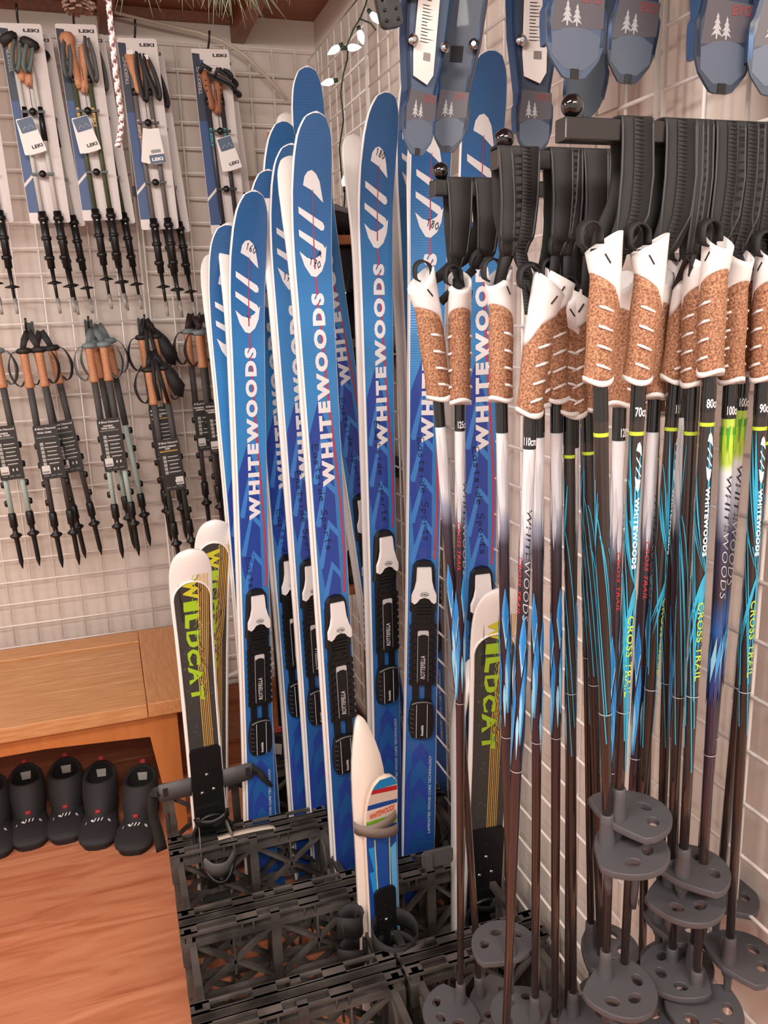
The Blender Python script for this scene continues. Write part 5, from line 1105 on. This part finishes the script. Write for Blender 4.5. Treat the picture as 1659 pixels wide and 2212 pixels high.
# ------------------------------------------------------------------ snowshoes
M_DECK = mat('slate_blue_deck', (70, 84, 106), .45, coat=.1, bump=(500, .15, .0004)); M_DECKD = mat('dark_slate_deck', (50, 58, 74), .5, coat=.1); M_RAIL = mat('blue_steel_rail', (58, 84, 122), .35, metal=.35)
TREE = [(0, 1), (.10, .8), (.04, .8), (.2, .58), (.08, .6), (.3, .34), (.1, .38), (.36, .1), (.06, .2), (.05, 0), (-.05, 0), (-.06, .2), (-.36, .1), (-.1, .38), (-.3, .34), (-.08, .6), (-.2, .58), (-.04, .8), (-.10, .8)]
def snowshoe(p, sc, sx, yaw, pitch, label, deck, card=False, bolts=True, tx=True, loopd=False):
    t = thing('snowshoe', label, 'snowshoe', group='snowshoes hanging tail down from the wall'); S = sc
    t.matrix_world = Matrix.Translation(p) @ Matrix.Rotation(yaw, 4, 'Z') @ Matrix.Rotation(pitch, 4, 'Y') @ Matrix.Diagonal((sx/sc, 1, 1, 1))
    HWS = [(0, .008), (.002, .014), (.012, .021), (.026, .030), (.045, .0355), (.075, .0375), (.092, .0375), (.100, .034), (.122, .0305), (.16, .036), (.22, .045), (.34, .051), (.55, .053), (.66, .046), (.71, .022)]
    m = MB(); L_ = [(h*S, z*S) for z, h in HWS]; P = L_+[(-a, b) for a, b in L_[::-1]]
    n = len(HWS); vs = [(a, 0, b) for a, b in P]+[(a, -.004, b) for a, b in P]; N = len(P)
    fs = [(i, i+1, N-2-i, N-1-i) for i in range(n-1)]+[tuple(q+N for q in (N-1-i, N-2-i, i+1, i)) for i in range(n-1)]+[(i, N+i, N+(i+1) % N, (i+1) % N) for i in range(N)]
    m.add(vs, fs, 0); 
    m.box((0, -.0045, .006*S), (.010*S, .002, .014*S), 1)
    if tx:
        m.add([(a*S, -.00425, b*S) for a, b in ((-.031, .062), (.034, .070), (.034, .118), (-.026, .122))], [(0, 1, 2, 3)], 6)
        for (cx, w, h) in ((-.012, .020, .034), (.0, .018, .030)): m.add([((cx+a*w)*S, -.0046, (.070+b*h)*S) for a, b in TREE], [tuple(range(19))], 2)
        put_text(m, 'EVO', lambda a, b: ((.006+.024*a)*S, -.0047, (.102+.014*b)*S), 3, bold=.02)
        m.add([(a*S, -.0043, b*S) for a, b in ((-.03, .058), (-.015, .066), (0, .069), (.015, .067), (.031, .058), (.029, .03), (.012, .012), (-.012, .012), (-.029, .03))], [tuple(range(9))], 4)
    m.box((0, -.0046, .19*S), (.026*S, .0012, .030*S), 5)  # dark plate in place of a cut slot, its shade painted on
    m.build('deck', [deck, M_BLACK, mat('silver_tree_print', (168, 166, 168), .5), mat('dull_red_print', (134, 58, 56), .5), mat('pad_print', (84, 92, 108), .5), mat('deck_slot_shade', (18, 18, 20), .8), mat('umber_print_patch', (82, 76, 82), .5)], t)
    for sg in (-1, 1):
        m = MB(); P = []
        for z, h in [(.045, .0350), (.075, .0372), (.092, .0372), (.100, .034), (.122, .0305), (.16, .036), (.22, .045), (.34, .051), (.55, .053), (.64, .046)]: P.append((sg*h*S, z*S, .022 if z > .12 else .014))
        R = [[(x, -.004, z), (x, d_, z), (x-sg*.004, d_, z), (x-sg*.004, -.004, z)] for x, z, d_ in P]
        m.loft(R, 0, sm=False); m.build('side_rail', M_RAIL, t)
        m = MB(); R = [[(sg*.008*S, .0, z*S), (sg*.022*S, .0, z*S), (sg*.022*S, .022, z*S), (sg*.008*S, .022, z*S)] for z in (.17, .50)]
    if bolts:
        for sg in (-1, 1):
            m = MB(); T = Matrix.Translation((sg*.036*S, -.004, .205*S)) @ Matrix.Rotation(pi/2, 4, 'X'); m.lathe([(.004, 0), (.004, .008), (.0065, .009), (.0072, .013), (.003, .0155)], 0, 14, T); m.build('bolt', M_STEEL, t)
    if card:
        m = MB(); P = [(-.022, .14), (.020, .13), (.024, .14), (.027, .19), (.027, .33), (-.020, .33), (-.026, .19)]
        P = [(a*S-.004, b*S-.004) for a, b in [(-.020, .150), (.012, .138), (.024, .158), (.024, .34), (-.022, .34), (-.024, .19)]]
        m.add([(a, -.010, b) for a, b in P]+[(a, -.0092, b) for a, b in P], [tuple(range(6)), tuple(range(6, 12))[::-1]]+[(i, (i+1) % 6, 6+(i+1) % 6, 6+i)[::-1] for i in range(6)], 0)
        o = -.0105; m.add([(-.010*S, o, .292*S), (-.002*S, o, .292*S), (-.006*S, o, .306*S)], [(0, 1, 2)], 1); put_text(m, 'MSR', lambda a, b: ((-.012+.013*a)*S, o, (.283+.006*b)*S), 2, bold=.05)
        rr = random.Random(3)
        for i in range(12): m.add([((-.016+q*.0035)*S, o, (.205+.0025*r_)*S) for q, r_ in ((0, 0), (0, 0), (0, 0))][:0] or [((-.018)*S, o, (.275-i*.006)*S), ((-.018+rr.uniform(.012, .034))*S, o, (.275-i*.006)*S), ((-.018+.012)*S, o, (.2735-i*.006)*S), ((-.018)*S, o, (.2735-i*.006)*S)], [(0, 1, 2, 3)], 2)
        for k in range(10): m.add([((-.008+k*.0016)*S, o, .175*S), ((-.0072+k*.0016)*S, o, .175*S), ((-.0072+k*.0016)*S, o, .19*S), ((-.008+k*.0016)*S, o, .19*S)], [(0, 1, 2, 3)], 2)
        m.build('hang_tag', [mat('snowshoe_tag_paper', (226, 214, 208), .5), mat('tag_red', (190, 36, 44), .5), M_DP], t)
    if loopd:
        m = MB(); m.tube([(.052+.020*cos(a)*(1+.15*cos(3*a)), -.03, .30+.034*sin(a)) for a in [2*pi*i/24 for i in range(24)]], .0035, n=8, closed=True); m.build('strap_loop', mat('dull_black_loop', (52, 50, 52), .4), t)
        m = MB(); m.cbox((.052, -.016, .30), (.03, .02, .07), .006, 0, axis=1); m.cbox((.085, -.02, .31), (.016, .018, .04), .005, 1, axis=1); m.build('binding_buckle', [M_BLACK, mat('red_buckle', (214, 30, 52), .4)], t)
    tp_ = t.matrix_world @ Vector((0, .006, .675*S)); h = thing('wall_hook', 'black wall arm holding the '+label.split(',')[0].split(' with ')[0].split(' showing ')[0].split(' overlapping ')[0]+(' in the middle' if 'middle of' in label else ''), 'hook', (0, tp_.y, tp_.z+.01), group='black arms holding the snowshoes')
    m = MB(); m.tube([(0, 0, 0), (tp_.x-.012, 0, 0), (tp_.x-.018, 0, .018)], .004, n=8); m.build('hook_rod', M_BLACK, h); m = MB(); m.box((-.004, 0, 0), (.006, .03, .06)); m.build('hook_plate', M_BLACK, h)
    return t
snowshoe(atD(898, 336, 1.12), .66, .64, RD(2), RD(7), 'slate blue snowshoe with a white hang tag, hanging leftmost', M_DECK, card=True)
snowshoe(atD(966, 330, 1.17), .66, .66, RD(-30), RD(7), 'dark snowshoe hanging just behind the leftmost one', M_DECKD, loopd=True)
snowshoe(atD(1150, 338, 1.14), .68, .72, RD(-6), RD(1), 'dark snowshoe with a white hang tag in the middle of the rail', M_DECKD, card=True)
snowshoe(atD(1252, 262, 1.16), .7, .8, RD(-35), RD(8), 'snowshoe showing only its blue steel rails behind the middle ones', M_DECKD, tx=False)
snowshoe(atD(1236, 172, .96), .78, 1.02, RD(-2), RD(2), 'pale slate snowshoe hanging nearest, with a big tree print', M_DECK, bolts=False)
snowshoe(atD(1352, 182, 1.02), .78, .86, RD(-12), RD(6), 'brownish dark snowshoe overlapping behind the pale slate one', M_DECKD, bolts=False)
snowshoe(atD(1552, 204, .91), .76, .98, RD(-4), RD(2), 'dark slate snowshoe with a red print, second from the right edge', M_DECKD)
snowshoe(atD(1668, 208, .90), .76, .9, RD(-25), RD(4), 'snowshoe cut off by the right edge of the picture', M_DECKD)
# hanging buckle strap at the top
p = atD(838, 12, 1.05); m = MB(); m.cbox((0, 0, 0), (.030, .010, .052), .008, 0, axis=1)
for i in range(4):
    for j in (-1, 1): m.sphere((j*.008, -.006, -.018+.012*i), .0022, 0, 8)
m.cbox((.030, -.004, .018), (.040, .012, .022), .005, 1, axis=1)
o = m.build('binding_strap', [M_BLACK, mat('red_buckle', (214, 30, 52), .4)]); o.location = p; o.rotation_euler = (0, RD(-12), 0); tag(o, 'black studded binding strap with a red buckle at the top edge', 'strap')

# ------------------------------------------------------------------ garland, cone, rope, fairy lights
M_NEED = mat('frosted_pine_needle', (138, 156, 128), .6); M_TWIG = mat('twig', (96, 70, 52), .8)
rr = random.Random(5)
t = thing('pine_garland', 'frosted green pine garland drooping along the top edge', 'garland', atY(430, -40, -1.9))
m = MB(); m.tube([(-.16, 0, .02), (-.06, .01, .008), (.04, 0, .016), (.16, .01, .012), (.26, 0, .03)], .003, n=6); m.build('stem', M_TWIG, t)
for x in (-.12, .22):
    m = MB(); m.tube([(x, .004, .02), (x, .004, 2.44-t.location.z)], .0008, n=5); m.build('hanging_thread', M_TWIG, t)
m = MB()
for cx, n, dx, ln in ((-.055, 20, -.3, .052), (-.02, 22, -.1, .045), (.02, 30, .25, .058), (.045, 26, .7, .062), (.10, 14, .1, .03), (.15, 12, .3, .028), (.19, 10, .4, .03), (-.12, 8, -.5, .03)):
    for i in range(n):
        a = rr.gauss(dx, .55); l = ln*rr.uniform(.5, 1.1); x0 = cx+rr.uniform(-.012, .012); y = rr.uniform(-.02, .02); sgx = sin(a)
        P = [(x0, y*.3, .016), (x0+l*.5*sgx, y*.7, .016-l*.42*cos(a*.8)), (x0+l*sgx*.92, y, .016-l*.95*cos(a*.7))]
        m.tube(P, [.0007, .0006, .0002], 0, n=3)
m.build('needles', M_NEED, t)['kind'] = 'stuff'
p = atY(168, -2, -1.9); t = thing('pine_cone', 'small brown pine cone hanging at the top left', 'pine cone', p)
m = MB(); m.lathe([(.003, .02), (.008, .01), (.008, -.004), (.003, -.012)], 0, 10)
for i in range(44):
    a = i*2.4; z = .018-.032*i/44; r0 = .006; r1 = .012+.006*sin(pi*i/44); T = Matrix.Scale(.72, 4) @ Matrix.Translation((r0*cos(a), r0*sin(a), z)) @ Matrix.Rotation(a, 4, 'Z') @ Matrix.Rotation(RD(25), 4, 'Y')
    m.loft([[(0, -.003, -.0008), (0, .003, -.0008), (0, .003, .0008), (0, -.003, .0008)], [(r1, -.0042, -.0012), (r1, .0042, -.0012), (r1, .0042, .0012), (r1, -.0042, .0012)]], 0, M=T, sm=False)
m.tube([(0, 0, .01), (0, 0, 2.44-p.z)], .0008, 0, n=5); m.build('scales', mat('pine_cone_brown', (112, 82, 68), .7), t)
m = MB(); c0 = atY(232, -30, -1.9); P0 = [Vector((c0.x, c0.y, 2.44))]+[atY(x, y, -1.9) for x, y in ((232, -30), (236, 20), (243, 90), (250, 160), (258, 220), (263, 260), (259, 295), (254, 316))]
def along(P, n):
    out = []
    for a, b in zip(P, P[1:]):
        for i in range(n): out.append(a.lerp(b, i/n))
    return out+[P[-1]]
Q = along(P0, 14)
for k in range(4):
    m.tube([q+Vector((cos(i*.9*(1 if k % 2 else -1)+k*pi/2)*.0017, sin(i*.9*(1 if k % 2 else -1)+k*pi/2)*.0017, 0)) for i, q in enumerate(Q)], .0016, 0 if k % 2 else (1 if k == 0 else 2), n=5)
m.tube(Q, .0018, 0, n=6)
tag(m.build('braided_cord', [mat('pale_pink_cord', (192, 164, 160), .7), mat('plum_cord', (96, 62, 66), .7), mat('white_cord', (238, 228, 222), .7)]), 'pink and white braided cord hanging at the upper left', 'cord')
M_GREEN = mat('green_light_wire', (34, 58, 42), .5); M_BULB = mat('lit_bulb', (255, 240, 244), .2, emit=3.5)
def wpts(L_, D): return [atD(x, y, D) for x, y in L_]
t = thing('fairy_lights', 'string of small lit white bulbs on green wire in the corner', 'string lights', wpts([(790, 0)], 2.05)[0])
O = t.location.copy(); bpy.context.view_layer.update()
m = MB()
W1 = [Vector((-.03, wpts([(800, -30)], 2.05)[0].y, 2.44))]+wpts([(800, -30), (790, 10), (778, 40), (764, 62), (755, 85), (748, 100), (736, 108)], 2.05); W2 = wpts([(775, 40), (800, 50), (812, 65)], 2.05); W3 = wpts([(752, 90), (750, 130), (742, 158), (736, 200), (742, 260), (733, 320), (738, 380), (745, 420), (741, 480), (748, 560), (755, 600), (744, 640), (742, 700)], 2.15)
for W_ in (W1, W2, W3): m.tube([p-O for p in along(W_, 3)], .0022, n=6)
m.build('green_wire', M_GREEN, t)
for (x, y, dx, dy, D) in ((725, 106, -.8, .55, 2.03), (779, 76, .25, .95, 2.03), (760, 103, .98, -.05, 2.05), (808, 36, .6, .7, 2.0), (712, 177, -.95, .25, 2.12), (745, 395, 0, -1, 2.14), (738, 634, -.8, .5, 2.12)):
    m = MB(); c = atD(x, y, D)-O; d = (CR*dx-CU*dy).normalized(); Rm = d.to_track_quat('Z', 'Y').to_matrix().to_4x4()
    m.lathe([(.005, -.022), (.0055, -.01)], 1, 10, Matrix.Translation(c) @ Rm); m.lathe([(.0055, -.010), (.0085, -.002), (.0085, .006), (.005, .016), (.0008, .024)], 0, 12, Matrix.Translation(c) @ Rm)
    m.build('bulb', [M_BULB, M_GREEN], t)
# small pack hanging near the corner
t = thing('accessory_card', 'pale accessory card with an orange header on the back wall by the corner', 'packaging', (-.115, -.03, 2.08))
m = MB(); m.cbox((0, 0, -.12), (.075, .002, .26), .004, 0, axis=1); m.box((0, -.002, -.012), (.075, .001, .03), 1); m.box((.03, -.01, -.1), (.006, .01, .19), 2); m.build('printed_card', [M_CARDW, mat('orange_header', (214, 112, 66), .5), M_BLACK], t)
t = thing('peg_holder', 'clear perforated plate with a white peg on the back wall', 'display plate', (-.27, -.012, 2.08))
m = MB(); m.cbox((0, 0, -.06), (.15, .002, .14), .006, 0, axis=1)
for (x, z) in ((-.01, -.02), (-.03, -.05), (.02, -.05), (0, -.085)): m.tube([(x, -.001, z), (x, -.0016, z)], .0035, 1, n=10)
m.tube([(.0, -.002, -.035), (.006, -.03, -.035)], .0035, 2, n=8); m.build('plate', [mat('frosted_plate', (206, 190, 178), .3), M_BLACK, M_WHITE], t)
